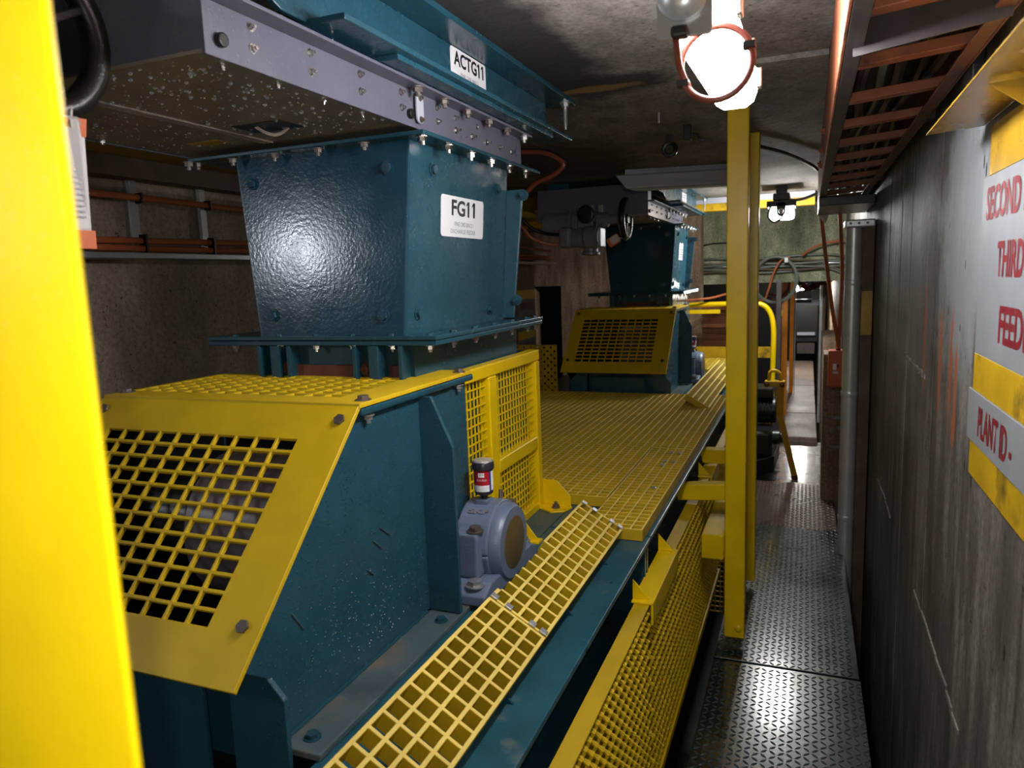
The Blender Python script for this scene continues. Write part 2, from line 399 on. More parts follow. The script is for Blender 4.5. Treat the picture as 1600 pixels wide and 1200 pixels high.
# board-marked wall on the right: each board lies a little proud of or behind the next
b = MB(); y = -2.0
while y < 7.6:
    wd = random.uniform(.24, .5); d = random.uniform(0, .006)
    b.box(.32 + d, .62, y + .0006, y + wd - .0006, -.9, 2.24); y += wd
wr = struct(b.build('wall_right', 'wall_board', bevel=.002, seg=1)); wr['label'] = 'board-marked concrete wall'
struct(MB().box(.333, .63, -4.2, 7.6, -.9, 2.24).build('wall_right_core', 'wall_board'))
# gouges scraped along the wall
for p, q in (((2.40, .615), (1.70, .60)), ((2.93, 1.285), (2.39, 1.28)), ((5.1, .585), (4.6, .59)), ((3.70, .61), (3.14, .622))):
    c = MB()
    for k in range(9):
        t0, t1 = k / 9, (k + 1.25) / 9; z0 = p[1] + (q[1] - p[1]) * t0 + random.uniform(-.006, .006)
        c.bar((.3215, p[0] + (q[0] - p[0]) * t0, z0), (.3215, p[0] + (q[0] - p[0]) * t1, z0 + random.uniform(-.006, .006)), .008, .011)
    o = c.build('gouge', 'ceiling_concrete'); o['kind'] = 'structure'
# recess beyond the left wall: brown wall with a black opening
slab('wall_recess', 'brown_concrete', -2.43, -.98, 7.4, 7.6, -.9, 2.24)
slab('wall_recess_head', 'brown_concrete', -3.3, -2.43, 7.4, 7.6, 1.51, 2.24)
slab('wall_recess_edge', 'brown_concrete', -3.3, -2.74, 7.4, 7.6, -.9, 1.51)
# greenish lintel wall across the gallery, cracked
lint = slab('wall_lintel', 'green_concrete', -1.6, .34, 7.8, 8.15, 1.47, 2.24)
cr = [(-1.45, 7.798, 1.87), (-1.3, 7.798, 1.866), (-1.15, 7.798, 1.873), (-1.02, 7.798, 1.868), (-.9, 7.798, 1.885), (-.78, 7.798, 1.884), (-.6, 7.798, 1.893)]
struct(MB().tube(cr, .008, 5).build('trim_crack', 'pit_floor'))
slab('trim_3', 'yellow_old', -1.5, .04, 6.615, 6.72, 2.118, 2.181)
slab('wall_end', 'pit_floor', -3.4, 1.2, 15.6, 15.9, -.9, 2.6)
slab('wall_far_right', 'brown_concrete', .34, .6, 7.6, 15.6, -.9, 2.6)
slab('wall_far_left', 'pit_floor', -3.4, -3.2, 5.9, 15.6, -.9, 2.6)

# ------------------------------------------------------------------ chequer plates of the walkway
def chequer(loc, x0, x1, y0, y1, z, m, label, pitch=.0265, ang=0):
    t = thing('chequer_plate', ((x0 + x1) / 2, (y0 + y1) / 2, z - .012), label, 'floor plate', 'walkway chequer plates')
    MB().box(x0, x1, y0, y1, z - .012, z).build('plate', m, t, bevel=.002, seg=1)
    b = MB(); ny = int((y1 - y0) / pitch); nx = int((x1 - x0) / pitch)
    for j in range(ny):
        for i in range(nx):
            cx, cy = x0 + (i + .5) * pitch + .004, y0 + (j + .5) * pitch
            a = math.radians(45 if (i + j) % 2 else -45) + ang; u = Vector((math.cos(a), math.sin(a), 0)); n = Vector((-u.y, u.x, 0))
            l, w_, h = .0150, .0050, .0024; c = Vector((cx, cy, z)); up = Vector((0, 0, h))
            vs = [c - u * l, c - u * l * .35 - n * w_, c + u * l * .35 - n * w_, c + u * l, c + u * l * .35 + n * w_, c - u * l * .35 + n * w_, c - u * l * .6 + up, c + u * l * .6 + up]
            b.add(vs, [(0, 1, 6), (1, 2, 7, 6), (2, 3, 7), (3, 4, 7), (4, 5, 6, 7), (5, 0, 6)])
    b.build('raised_lugs', 'lug_steel' if m == 'chequer_steel' else m, t, kind='stuff', smooth=True); return t
chequer(0, -.335, .222, .9, 2.93, .0, 'chequer_steel', 'wet green-grey chequer plate nearest the camera, with a bright glare on it')
chequer(0, -.335, .218, 2.935, 4.66, .006, 'chequer_steel', 'dark chequer plate under the foot of the yellow posts')
chequer(0, -.345, .198, 4.665, 5.72, .0, 'chequer_brown', 'brownish wet chequer plate, the farthest before the step down')
t = thing('walkway_bearer', (-.06, 3, -.2), 'dark steel bearers carrying the chequer plates over the pit', 'beam')
for x in (-.27, .15): MB().box(x - .03, x + .03, .9, 5.7, -.16, -.0125).build('bearer', 'machine_black', t)
for y in (1.5, 2.9, 4.3, 5.5): MB().box(-.3, .18, y - .03, y + .03, -.8, -.16).build('trestle', 'machine_black', t)
for i, (y0, y1) in enumerate(((7.35, 8.6), (8.62, 10.7), (10.72, 13.6))):
    o = MB().box(-.36, .11, y0, y1, -.06, .0).build('walkway_slab', 'plank_floor', bevel=.006, seg=1)
    tag(o, ('pale walkway slab just past the wet floor', 'second pale walkway slab, beside the orange posts', 'farthest pale walkway slab, running into the dark')[i], 'floor plate', 'pale walkway slabs')

# ------------------------------------------------------------------ feeder frame
def frame(y0, y1, label):
    t = thing('conveyor_base', (-1.2, y0, .0), label, 'conveyor base')
    for s, nm in ((1, 'right'), (-1, 'left')):
        X = lambda x: -1.2 + s * (x + 1.2)
        P = lambda a, b: (min(X(a), X(b)), max(X(a), X(b)))
        MB().box(*P(-.80, -.455), y0, y1, .743, .758).build('deck_plate', 'teal_deck', t, bevel=.003)
        MB().box(*P(-.60, -.588), y0, y1, .50, .743).build('web', 'teal_smooth', t)
        MB().box(*P(-.72, -.468), y0, y1, .484, .50).build('bottom_flange', 'teal_smooth', t, bevel=.003)
        MB().box(*P(-.588, -.47), y1 - .02, y1 - .004, .50, .743).build('end_plate', 'teal_smooth', t, bevel=.002)
        MB().box(*P(-.588, -.47), y0 + .004, y0 + .02, .50, .743).build('end_plate', 'teal_smooth', t, bevel=.002)
        for yy in (y0 + .5, y1 - .6): MB().box(*P(-.66, -.54), yy, yy + .12, -.8, .484).build('leg', 'machine_black', t)
    if y0 < 2: 
        bolt(t, (-.52, y1 - .0205, .665), (0, -1, 0), .013)
    for yy in (y0 + .3, (y0 + y1) / 2, y1 - .3): MB().box(-1.8, -.6, yy, yy + .06, .60, .70).build('cross_member', 'machine_black', t)
    return t
frame(-.3, 2.245, 'teal channel frame in front, carrying the nearest feeder')
frame(2.255, 6.2, 'teal channel frame under the yellow grating floor and second feeder')
frame(6.21, 7.38, 'teal channel frame beyond the second feeder')

# ------------------------------------------------------------------ feeder hood with yellow guards
def hood():
    t = thing('feeder_hood', (-1.2, 1.3, .77), 'teal feeder hood with yellow grid guards, nearest the camera', 'machine housing')
    sx = (.408 ** 2 + .404 ** 2) ** .5; v = Vector((0, -.408 / sx, -.404 / sx)); u = Vector((1, 0, 0)); n = u.cross(v) * -1     # slope: down and towards the camera
    n = Vector((0, -.404 / sx, .408 / sx))
    W, H = .738, .577
    xs = [0, .085]; cw, bw = .0475, .0072
    x = .085
    for i in range(10):
        x += cw; xs.append(x)
        if i < 9: x += bw; xs.append(x)
    xs.append(W)
    ys = [0, .0885]; y = .0885; ch = (.394 - 11 * .0072) / 12
    for j in range(12):
        y += ch; ys.append(y)
        if j < 11: y += .0072; ys.append(y)
    ys.append(H)
    hole = lambda i, j: 1 <= i <= 19 and 1 <= j <= 23 and i % 2 == 1 and j % 2 == 1
    gd = MB().holed(xs, ys, lambda i, j: not hole(i, j), .010, (Vector((-1.597, 1.254, 1.351)), u, v, n)).build('front_guard', 'yellow_guard', t, bevel=.0012, seg=1)
    o = Vector((-1.597, 1.254, 1.351))
    for a, c in ((.708, .037), (.700, .472), (.03, .037), (.035, .472)): bolt(gd, o + u * a + v * c, n, .0125, 'bolt_steel', 'flat')
    # top guard
    xs2 = [0]; x = .02
    xs2.append(x)
    for i in range(12):
        x += .045; xs2.append(x); x += .0072; xs2.append(x)
    xs2[-1] = xs2[-2] + .0072; xs2.append(.740)
    ys2 = [0, .075]; y = .075
    for j in range(8):
        y += .031; ys2.append(y); y += .0072; ys2.append(y)
    ys2.append(.402)
    hole2 = lambda i, j: 1 <= i <= 23 and i % 2 == 1 and 1 <= j <= 15 and j % 2 == 1
    tg = MB().holed(xs2, ys2, lambda i, j: not hole2(i, j), .010, (Vector((-1.597, 1.254, 1.355)), u, Vector((0, 1, 0)), Vector((0, 0, 1)))).build('top_guard', 'yellow_guard', t, bevel=.0012, seg=1)
    MB().box(-.955, -.857, 1.6562, 1.80, 1.345, 1.355).build('guard_strip', 'yellow_guard', tg, bevel=.0015)
    for x, y in ((-.878, 1.30), (-.873, 1.755), (-1.57, 1.30)):
        bolt(tg, (x, y, 1.355), (0, 0, 1), .0125, 'bolt_steel', 'bolt')
    for x, y in ((-.868, 1.30), (-.868, 1.74)): bolt(tg, (x, y, 1.324), (0, 0, -1), .010, 'galvanised', 'nut')
    # shell
    side = lambda X: [(X, 1.80, .775), (X, .96, .775), (X, .96, .90), (X, .885, .955), (X, 1.262, 1.338), (X, 1.80, 1.338)]
    sp = MB().prism(side(-.888), (.010, 0, 0)).build('side_plate', 'teal', t, bevel=.002)
    for (a, c) in (((1.02, 1.0), (1.05, .955)), ((1.33, 1.06), (1.37, 1.03)), ((1.30, 1.04), (1.335, 1.01)), ((1.27, .985), (1.295, .965))):
        MB().bar((-.8776, a[0], a[1]), (-.8776, c[0], c[1]), .0006, .006, (1, 0, 0)).build('scratch', 'galvanised', sp)
    MB().prism(side(-1.572), (.010, 0, 0)).build('side_plate', 'teal', t, bevel=.002)
    MB().box(-.892, -.858, 1.262, 1.815, 1.326, 1.3445).build('top_angle', 'teal_smooth', t, bevel=.006)
    MB().prism([(-.89, 1.535, .775), (-.79, 1.535, .775), (-.79, 1.535, 1.20), (-.845, 1.535, 1.325), (-.89, 1.535, 1.325)], (0, .012, 0)).build('gusset', 'teal', t, bevel=.002)
    MB().prism([(-.972, .945, .40), (-.846, .945, .40), (-.846, .945, .873), (-.906, .945, .938), (-.972, .945, .938)], (0, .012, 0)).build('front_gusset', 'teal', t, bevel=.002)
    MB().prism([(-1.43, .945, .40), (-1.554, .945, .40), (-1.554, .945, .873), (-1.494, .945, .938), (-1.43, .945, .938)], (0, .012, 0)).build('front_gusset', 'teal', t, bevel=.002)
    MB().prism([(-1.39, .925, .40), (-1.015, .925, .40), (-1.015, .925, .865), (-1.03, .925, .90), (-1.37, .925, .90), (-1.39, .925, .865)], (0, .01, 0)).build('front_panel', 'teal', t, bevel=.002)
    MB().box(-1.43, -.97, .99, 1.0, .40, .95).build('recess_panel', 'teal', t)
    MB().box(-1.56, -.889, 1.60, 1.612, .775, 1.338).build('dark_back_plate', 'machine_black', t)  # black plate added at the back to darken the hood interior
    MB().box(-.878, -.79, .96, 2.02, .758, .772).build('foot_flange', 'teal_dirty', t, bevel=.003)
    MB().box(-1.61, -1.522, .96, 2.02, .758, .772).build('foot_flange', 'teal_dirty', t, bevel=.003)
    bolt(t, (-.822, 1.49, .772), (0, 0, 1), .012, 'teal_smooth', 'bolt'); bolt(t, (-.835, 1.0, .772), (0, 0, 1), .012, 'teal_smooth', 'bolt')
    MB().cyl((-1.25, 1.30, 1.06), (-.91, 1.30, 1.06), .17, 28).build('drum', 'drum_grey', t, smooth=True, bevel=.004)
    MB().cyl((-1.56, 1.30, 1.06), (-1.26, 1.30, 1.06), .12, 20).build('shaft_guard', 'machine_black', t, smooth=True)
    MB().tube([(-.8765, .965 + k * .0192, .7745 + .0012 * math.sin(k * 2.1)) for k in range(30)], .004, 6).build('weld_bead', 'teal_smooth', t, smooth=True)
    for x in (-1.5595, -.8905): MB().prism([(x - .001, .98, .80), (x - .001, 1.59, .80), (x - .001, 1.59, 1.32), (x - .001, 1.285, 1.32), (x - .001, .98, 1.02)], (.002, 0, 0)).build('dark_side_sheet', 'machine_black', t)  # black sheets added on sides and bottom to darken the hood interior
    MB().box(-1.55, -.90, 1.005, 1.59, .80, .81).build('dark_floor_sheet', 'machine_black', t)
    # throat between hood and chute
    MB().box(-1.44, -.955, 1.655, 1.663, 1.338, 1.44).build('throat_plate', 'teal_smooth', t)
    MB().prism([(-.957, 1.655, 1.338), (-.957, 2.38, 1.338), (-.957, 2.38, 1.44), (-.957, 1.655, 1.44)], (.006, 0, 0)).build('throat_side', 'teal_smooth', t)
    MB().box(-1.44, -1.434, 1.655, 2.38, 1.338, 1.44).build('throat_side', 'teal_smooth', t)
    for x in (-1.37, -1.02): MB().box(x, x + .30 if x < -1.1 else x + .055, 1.642, 1.654, 1.338, 1.385).build('rubber_skirt', 'rust', t)
    for x in (-1.43, -1.385, -1.33, -1.115, -1.065, -.975):
        MB().box(x, x + .012 if x not in (-1.385, -1.065) else x + .03, 1.612, 1.655, 1.338, 1.44).build('clamp_bracket', 'teal_smooth', t, bevel=.002)
    for x in (-1.35, -1.09): bolt(t, (x, 1.64, 1.375), (0, -1, 0), .014, 'rust', 'bolt')
    # feeder body behind the hood
    MB().box(-1.5, -.95, 1.81, 2.50, .775, 1.337).build('body', 'teal_smooth', t, bevel=.004)
    MB().box(-1.5, -.801, 2.021, 2.495, .745, .7585).build('deck_filler', 'teal_deck', t)
    # water standing on the teal side
    b = MB(); rnd = random.Random(3)
    for _ in range(900):
        yy, zz = rnd.uniform(.93, 1.53), rnd.uniform(.80, 1.32)
        if zz - yy > .06 or zz > 1.25: continue
        r = rnd.choice((.0013, .0016, .002, .0026))
        c = Vector((-.878, yy, zz)); k = [c + Vector((0, math.cos(q * PI / 3) * r, math.sin(q * PI / 3) * r)) for q in range(6)]; k2 = [c + (p - c) * .6 + Vector((r * .6, 0, 0)) for p in k]
        b.add(k + k2 + [c + Vector((r * .8, 0, 0))], [(i, (i + 1) % 6, 6 + (i + 1) % 6, 6 + i) for i in range(6)] + [(6 + i, 6 + (i + 1) % 6, 12) for i in range(6)])
    b.build('water_drops', 'teal_smooth', t, kind='stuff', smooth=True)
    return t
hood1 = hood()

# ------------------------------------------------------------------ chute between gate and feeder
def label_plate(parent, X, y0, y1, z0, z1, slope, lines, lift=.0015, plain=False):
    # a white sticker on a plane x = X(z), facing +x; text runs along +y
    vz = Vector((slope, 0, 1)).normalized(); u = Vector((0, 1, 0)); o = Vector((X, y0, z0)); n = u.cross(vz)
    p = [o + u * a + vz * c for a, c in rounded((y1 - y0) / 2, (z1 - z0) / 2, y1 - y0, z1 - z0, .010)]
    lab = MB().prism(p, n * lift).build('label', 'label_white', parent)
    for body, cx, cz, wd, ht, m, bold in lines:
        text(lab, body, o + u * ((y1 - y0) * cx) + vz * ((z1 - z0) * cz) + n * lift, u, vz, wd, ht, m, bold=bold, center=True)
    if plain:
        for k in range(4): MB().prism([o + u * a + vz * c + n * lift for a, c in ((.05 + .02 * (k % 2), .075 - .018 * k), (.20 - .02 * (k % 2), .075 - .018 * k), (.20 - .02 * (k % 2), .083 - .018 * k), (.05 + .02 * (k % 2), .083 - .018 * k))], n * .0005).build('print_line', 'print_grey', lab)
    return lab
def chute():
    t = thing('discharge_chute', (-1.2, 2.0, 1.45), 'teal tapered discharge chute with label FG11, nearest the camera', 'chute')
    A = [(-1.476, 1.645), (-.925, 1.645), (-.925, 2.285), (-1.476, 2.285)]; B = [(-1.425, 1.628), (-.958, 1.628), (-.958, 2.30), (-1.425, 2.30)]
    zt, zb = 1.955, 1.465
    def face(i, j, name, m, th):
        a, c, d, e = Vector((*B[i], zb)), Vector((*B[j], zb)), Vector((*A[j], zt)), Vector((*A[i], zt)); n = (c - a).cross(e - a).normalized()
        return MB().frustum([a, c, d, e], [q - n * th for q in (a, c, d, e)]).build(name, m, t, bevel=.002)
    face(0, 1, 'front_plate', 'teal_peel', .008); sd = face(1, 2, 'side_plate', 'teal', .008); face(2, 3, 'rear_plate', 'teal', .008); face(3, 0, 'side_plate', 'teal', .008)
    MB().box(-1.603, -.86, 1.60, 2.428, 1.953, 1.963).build('top_flange', 'teal_smooth', t, bevel=.002)
    MB().box(-1.607, -.86, 1.612, 2.41, 1.455, 1.466).build('bottom_flange', 'teal_smooth', t, bevel=.002)
    MB().box(-1.605, -.862, 1.614, 2.408, 1.441, 1.4535).build('mating_flange', 'teal_smooth', t, bevel=.002)
    MB().prism([(-.96, 2.281, 1.47), (-.918, 2.281, 1.47), (-.871, 2.281, 1.89), (-.93, 2.281, 1.89)], (0, .010, 0)).build('corner_flange', 'teal', t, bevel=.003)
    for z in (1.87, 1.53): bolt(t, (-.905 + (z - 1.53) * .105, 2.281, z), (0, -1, 0), .013, 'teal_smooth', 'nut')
    for y in (1.625, 1.765, 1.905, 2.045, 2.19, 2.332): bolt(t, (-.878, y, 1.952), (0, 0, -1), .0115, 'stainless', 'nut')
    for x in (-1.585, -1.46, -1.32, -1.18, -1.04): bolt(t, (x, 1.618, 1.952), (0, 0, -1), .0105, 'bolt_steel', 'nut')
    xr = lambda z: -.958 + (z - zb) / (zt - zb) * .033
    for y, z in ((1.765, 1.895), (2.20, 1.886), (1.69, 1.52), (2.16, 1.507)): bolt(t, (xr(z) + .001, y, z), (1, 0, -.06), .013, 'teal_smooth', 'bolt')
    yf = lambda z: 1.628 + (z - zb) / (zt - zb) * .017
    for x, z in ((-.99, 1.89), (-1.42, 1.885), (-1.375, 1.523), (-1.02, 1.518)): bolt(t, (x, yf(z) - .001, z), (0, -1, .03), .013, 'teal_peel', 'bolt')
    for x in (-1.52, -1.36, -1.24, -1.12, -1.0, -.89): bolt(t, (x, 1.632, 1.466), (0, 0, 1), .010, 'teal_smooth', 'flat'); bolt(t, (x, 1.632, 1.441), (0, 0, -1), .010, 'stainless' if x > -1.4 else 'bolt_steel', 'nut')
    for y in (1.75, 1.89, 2.03, 2.17, 2.31, 2.39): bolt(t, (-.882, y, 1.466), (0, 0, 1), .010, 'teal_smooth', 'flat'); bolt(t, (-.882, y, 1.441), (0, 0, -1), .010, 'bolt_steel', 'nut')
    return t, sd
chute1, sd1 = chute()
chute2 = dup(chute1, (0, 3.95, 0), 'teal tapered chute hanging in shade above the second feeder, farther off')
chute1_lab = label_plate(chute1, -.9395, 1.815, 2.095, 1.725, 1.838, .067, [('FG11', .5, .52, .155, .045, 'print_black', .028), ('FINE ORE BIN 2', .5, .27, .115, .012, 'print_grey', 0), ('DISCHARGE FEEDER', .5, .09, .165, .012, 'print_grey', 0)])

# ------------------------------------------------------------------ slide gate
def gate():
    t = thing('slide_gate', (-1.27, 1.65, 1.97), 'grey bolted slide gate overhead, beaded with water, nearest the camera', 'gate')
    MB().box(-1.65, -.906, .957, 2.35, 1.978, 1.984).build('bottom_plate', 'gate_under', t, bevel=.001)
    MB().box(-.908, -.900, .957, 2.352, 1.975, 2.062).build('side_channel', 'gate_grey', t, bevel=.0015)
    MB().box(-.908, -.858, .957, 2.352, 2.062, 2.069).build('side_lip', 'gate_grey', t, bevel=.0015)
    MB().box(-1.65, -.906, .957, .965, 1.982, 2.18).build('end_plate', 'gate_grey', t, bevel=.002)
    MB().box(-.910, -.900, .957, 1.06, 2.069, 2.16).build('end_cheek', 'gate_grey', t, bevel=.002)
    MB().box(-1.658, -1.650, .957, 2.352, 1.975, 2.062).build('side_channel', 'gate_grey', t)
    MB().box(-1.65, -.91, 1.2, 2.34, 2.10, 2.12).build('blade', 'machine_black', t)
    for x in (-1.33, -1.318, -1.306): MB().box(x, x + .004, .97, 1.595, 1.974, 1.978).build('weld_rib', 'gate_under', t)
    # square inspection hole with lifting eye, dark
    MB().prism([(-1.26, 1.40, 1.9775), (-1.12, 1.40, 1.9775), (-1.12, 1.49, 1.9775), (-1.26, 1.49, 1.9775)], (0, 0, -.0012)).build('opening', 'black_rubber', t)
    MB().tube(curve([(-1.215, 1.43, 1.977), (-1.2, 1.445, 1.965), (-1.185, 1.46, 1.96), (-1.17, 1.47, 1.966), (-1.155, 1.475, 1.977)], 4), .004, 6).build('lifting_eye', 'gate_under', t)
    dm = MB().prism([(-1.50, 1.50, 1.9775), (-1.40, 1.50, 1.9775), (-1.40, 1.545, 1.9775), (-1.50, 1.545, 1.9775)], (0, 0, -.001)).build('sticker', 'yellow_old', t)
    for y in (1.068, 1.231, 1.40, 1.571, 1.752):
        for z in (2.046, 2.011): bolt(t, (-.90, y, z), (1, 0, 0), .0062, 'stainless', 'nut')
    for y in (1.860, 1.963, 2.067, 2.165, 2.262): bolt(t, (-.90, y, 2.007), (1, 0, 0), .0065, 'stainless', 'stud')
    for y in (1.86, 2.0): bolt(t, (-.90, y, 2.04), (1, 0, 0), .0055, 'stainless', 'nut')
    for y in (1.608, 1.748, 1.888, 2.031, 2.174, 2.319): bolt(t, (-.874, y, 2.062), (0, 0, -1), .0115, 'bolt_steel' if y < 2.2 else 'galvanised', 'nut')
    for y in (1.12, 1.27, 1.42): bolt(t, (-.874, y, 2.069), (0, 0, 1), .0045, 'stainless', 'nut')
    for y in (1.02, 1.16, 1.30, 1.44): bolt(t, (-.925, y, 1.978), (0, 0, -1), .006, 'stainless', 'nut')
    bolt(t, (-1.63, 1.36, 1.978), (0, 0, -1), .006, 'stainless', 'nut'); bolt(t, (-1.60, 1.60, 1.953), (0, 0, -1), .012, 'bolt_steel', 'nut')
    lk = [(-.893, 1.643 + a, 2.022 + c) for a, c in rounded(0, 0, .034, .072, .015)]
    ln = MB().prism(lk, (.005, 0, 0)).build('link_plate', 'fluoro_white', t, bevel=.001)
    bolt(ln, (-.888, 1.643, 1.995), (1, 0, 0), .006, 'bolt_steel', 'nut'); bolt(ln, (-.888, 1.643, 2.046), (1, 0, 0), .006, 'bolt_steel', 'nut')
    for y in (1.606, .99): MB().cyl((-.901, y, 2.003), (-.889, y, 2.003), .012, 14).build('rubber_plug', 'black_rubber', t, bevel=.003)
    b = MB(); rnd = random.Random(11)
    for k in range(620):
        x, y = (rnd.uniform(-1.64, -.915), rnd.uniform(.965, 1.59)) if k > 60 else (rnd.uniform(-1.15, -.93), rnd.uniform(.98, 1.5))
        r = rnd.choice((.0012, .0014, .0018, .0024)) if k > 110 else rnd.uniform(.003, .0052)
        c = Vector((x, y, 1.978)); q6 = [Vector((math.cos(q * PI / 4), math.sin(q * PI / 4), 0)) for q in range(8)]
        vs = [c + e * r for e in q6] + [c + e * r * .85 - Vector((0, 0, r * .6)) for e in q6] + [c + e * r * .4 - Vector((0, 0, r * 1.0)) for e in q6] + [c - Vector((0, 0, r * 1.1))]
        b.add(vs, [(i, (i + 1) % 8, 8 + (i + 1) % 8, 8 + i) for i in range(8)] + [(8 + i, 8 + (i + 1) % 8, 16 + (i + 1) % 8, 16 + i) for i in range(8)] + [(16 + i, 16 + (i + 1) % 8, 24) for i in range(8)])
    b.build('water_drops', 'water', t, kind='stuff', smooth=True)
    return t
gate1 = gate()
gate2 = dup(gate1, (-.06, 3.80, 0), 'grey bolted slide gate above the second chute, farther off')

# ------------------------------------------------------------------ support beam over the gate
def beam():
    t = thing('support_beam', (-.85, 1.8, 2.05), 'teal ceiling beam with label ACTG11 beside the slide gate', 'beam')
    MB().box(-.96, -.795, .8, 2.65, 2.214, 2.2295).build('top_flange', 'teal_smooth', t, bevel=.002)
    wb = MB().prism([(-.892, .8, 2.214), (-.892, 2.56, 2.214), (-.892, 2.56, 2.09), (-.892, 1.13, 2.09), (-.892, 1.03, 2.13), (-.892, .8, 2.13)], (.012, 0, 0)).build('web', 'teal', t, bevel=.002)
    MB().box(-.955, -.795, 1.20, 2.60, 2.083, 2.095).build('bottom_flange', 'teal', t, bevel=.002)
    MB().box(-.93, -.815, 1.42, 2.44, 2.0705, 2.083).build('packer_bar', 'teal', t, bevel=.002)
    bolt(t, (-.815, 2.585, 2.214), (0, 0, -1), .014, 'galvanised', 'nut')
    MB().cyl((-.815, 2.585, 2.205), (-.815, 2.585, 2.135), .007, 10).build('anchor_stud', 'galvanised', t)
    MB().cyl((-.815, 2.585, 2.135), (-.815, 2.585, 2.122), .0045, 8).build('anchor_tip', 'galvanised', t)
    MB().box(-1.65, -1.5, .9, 2.6, 2.085, 2.2295).build('far_channel', 'teal', t, bevel=.002)
    return t
beam1 = beam()
beam2 = dup(beam1, (-.02, 3.95, 0), 'teal ceiling beam above the second slide gate, farther off')
label_plate(beam1, -.880, 1.805, 2.03, 2.135, 2.218 - .006, 0, [('ACTG11', .5, .42, .19, .038, 'print_black', .028), ('FINE ORE BIN 2', .5, .13, .115, .010, 'print_grey', 0)])
label_plate(beam2, -.900, 5.74, 5.95, 2.13, 2.21, 0, [], plain=True)
label_plate(chute2, -.9395, 5.80, 5.99, 1.70, 1.83, .067, [], plain=True)

# ------------------------------------------------------------------ actuator with handwheel
def actuator(ox, oy, oz, label, label_tag, detail):
    t = thing('gate_actuator', (-1.36 + ox, 4.75 + oy, 1.93 + oz), label, 'actuator')
    P = lambda x, y, z: (x + ox, y + oy, z + oz)
    def B(x0, x1, y0, y1, z0, z1, nm, m='actuator_grey', bv=.01): return MB().box(x0 + ox, x1 + ox, y0 + oy, y1 + oy, z0 + oz, z1 + oz).build(nm, m, t, bevel=bv, seg=3)
    mt = MB().cyl(P(-1.665, 4.76, 1.955), P(-1.485, 4.76, 1.955), .072, 24).build('motor', 'actuator_grey', t, smooth=True, bevel=.008)
    for k in range(9): MB().lathe([(.071, 0), (.0745, .001), (.0745, .004), (.071, .005)], P(-1.65 + k * .018, 4.76, 1.955), (1, 0, 0), 24).build('fin', 'actuator_grey', mt)
    MB().lathe([(.066, 0), (.08, .006), (.08, .022), (.066, .03), (.066, .05), (.078, .056), (.078, .07), (.06, .075)], P(-1.485, 4.76, 1.955), (1, 0, 0), 24).build('motor_flange', 'actuator_grey', t, smooth=True)
    B(-1.42, -1.295, 4.69, 4.83, 1.95, 2.07, 'gear_housing', bv=.02)
    MB().lathe([(.058, 0), (.058, .02), (.05, .026), (.04, .026), (.04, .012), (.006, .012)], P(-1.352, 4.69, 2.0), (0, -1, 0), 24).build('dial', 'machine_black', t, smooth=True)
    B(-1.415, -1.31, 4.70, 4.83, 1.86, 1.955, 'neck', bv=.006)
    MB().lathe([(.062, 0), (.062, .12), (.068, .125), (.068, .15), (.06, .155), (.075, .17), (.075, .245), (.06, .26)], P(-1.53, 4.71, 1.853), (1, 0, 0), 26).build('control_drum', 'actuator_grey', t, smooth=True)
    MB().box(-1.535 + ox, -1.44 + ox, 4.635 + oy, 4.78 + oy, 1.79 + oz, 1.925 + oz).build('terminal_cover', 'actuator_grey', t, bevel=.03, seg=4)
    B(-1.282, -1.255, 4.68, 4.80, 1.79, 1.91, 'side_flange', 'galvanised', .004)
    MB().lathe([(.05, 0), (.05, .03), (.062, .035), (.062, .05), (.03, .055)], P(-1.34, 4.74, 1.79), (0, 0, -1), 18).build('base_flange', 'actuator_grey', t, smooth=True)
    MB().lathe([(.045, 0), (.05, .02), (.05, .07), (.03, .08), (.03, .13), (.022, .14), (.022, .19)], P(-1.295, 4.76, 1.965), (1, 0, 0), 20).build('wheel_boss', 'actuator_grey', t, smooth=True)
    B(-1.28, -1.25, 4.72, 4.78, 2.01, 2.06, 'bracket', 'galvanised', .003)
    wx, wy, wz = P(-1.105, 4.75, 1.96)
    wh = MB().tube([(wx, wy + .118 * math.cos(a), wz + .118 * math.sin(a)) for a in [2 * PI * k / 40 for k in range(40)]], .021, 12, True).build('handwheel', 'handwheel_black', t, smooth=True)
    for k in range(3):
        a = 2 * PI * k / 3 + .5; MB().bar((wx, wy, wz), (wx, wy + .11 * math.cos(a), wz + .11 * math.sin(a)), .014, .024, (1, 0, 0)).build('spoke', 'handwheel_black', wh, bevel=.003)
    MB().lathe([(.03, -.02), (.034, 0), (.03, .02)], (wx, wy, wz), (1, 0, 0), 18).build('hub', 'handwheel_black', wh, smooth=True)
    return t, (wx, wy, wz)
act2, wc2 = actuator(0, 0, 0, 'grey electric gate actuator with handwheel, beside the second chute', '', True)
act1, wc1 = actuator(.012, -3.95, .04, 'dark gate actuator whose black handwheel shows at the top left corner', '', True)

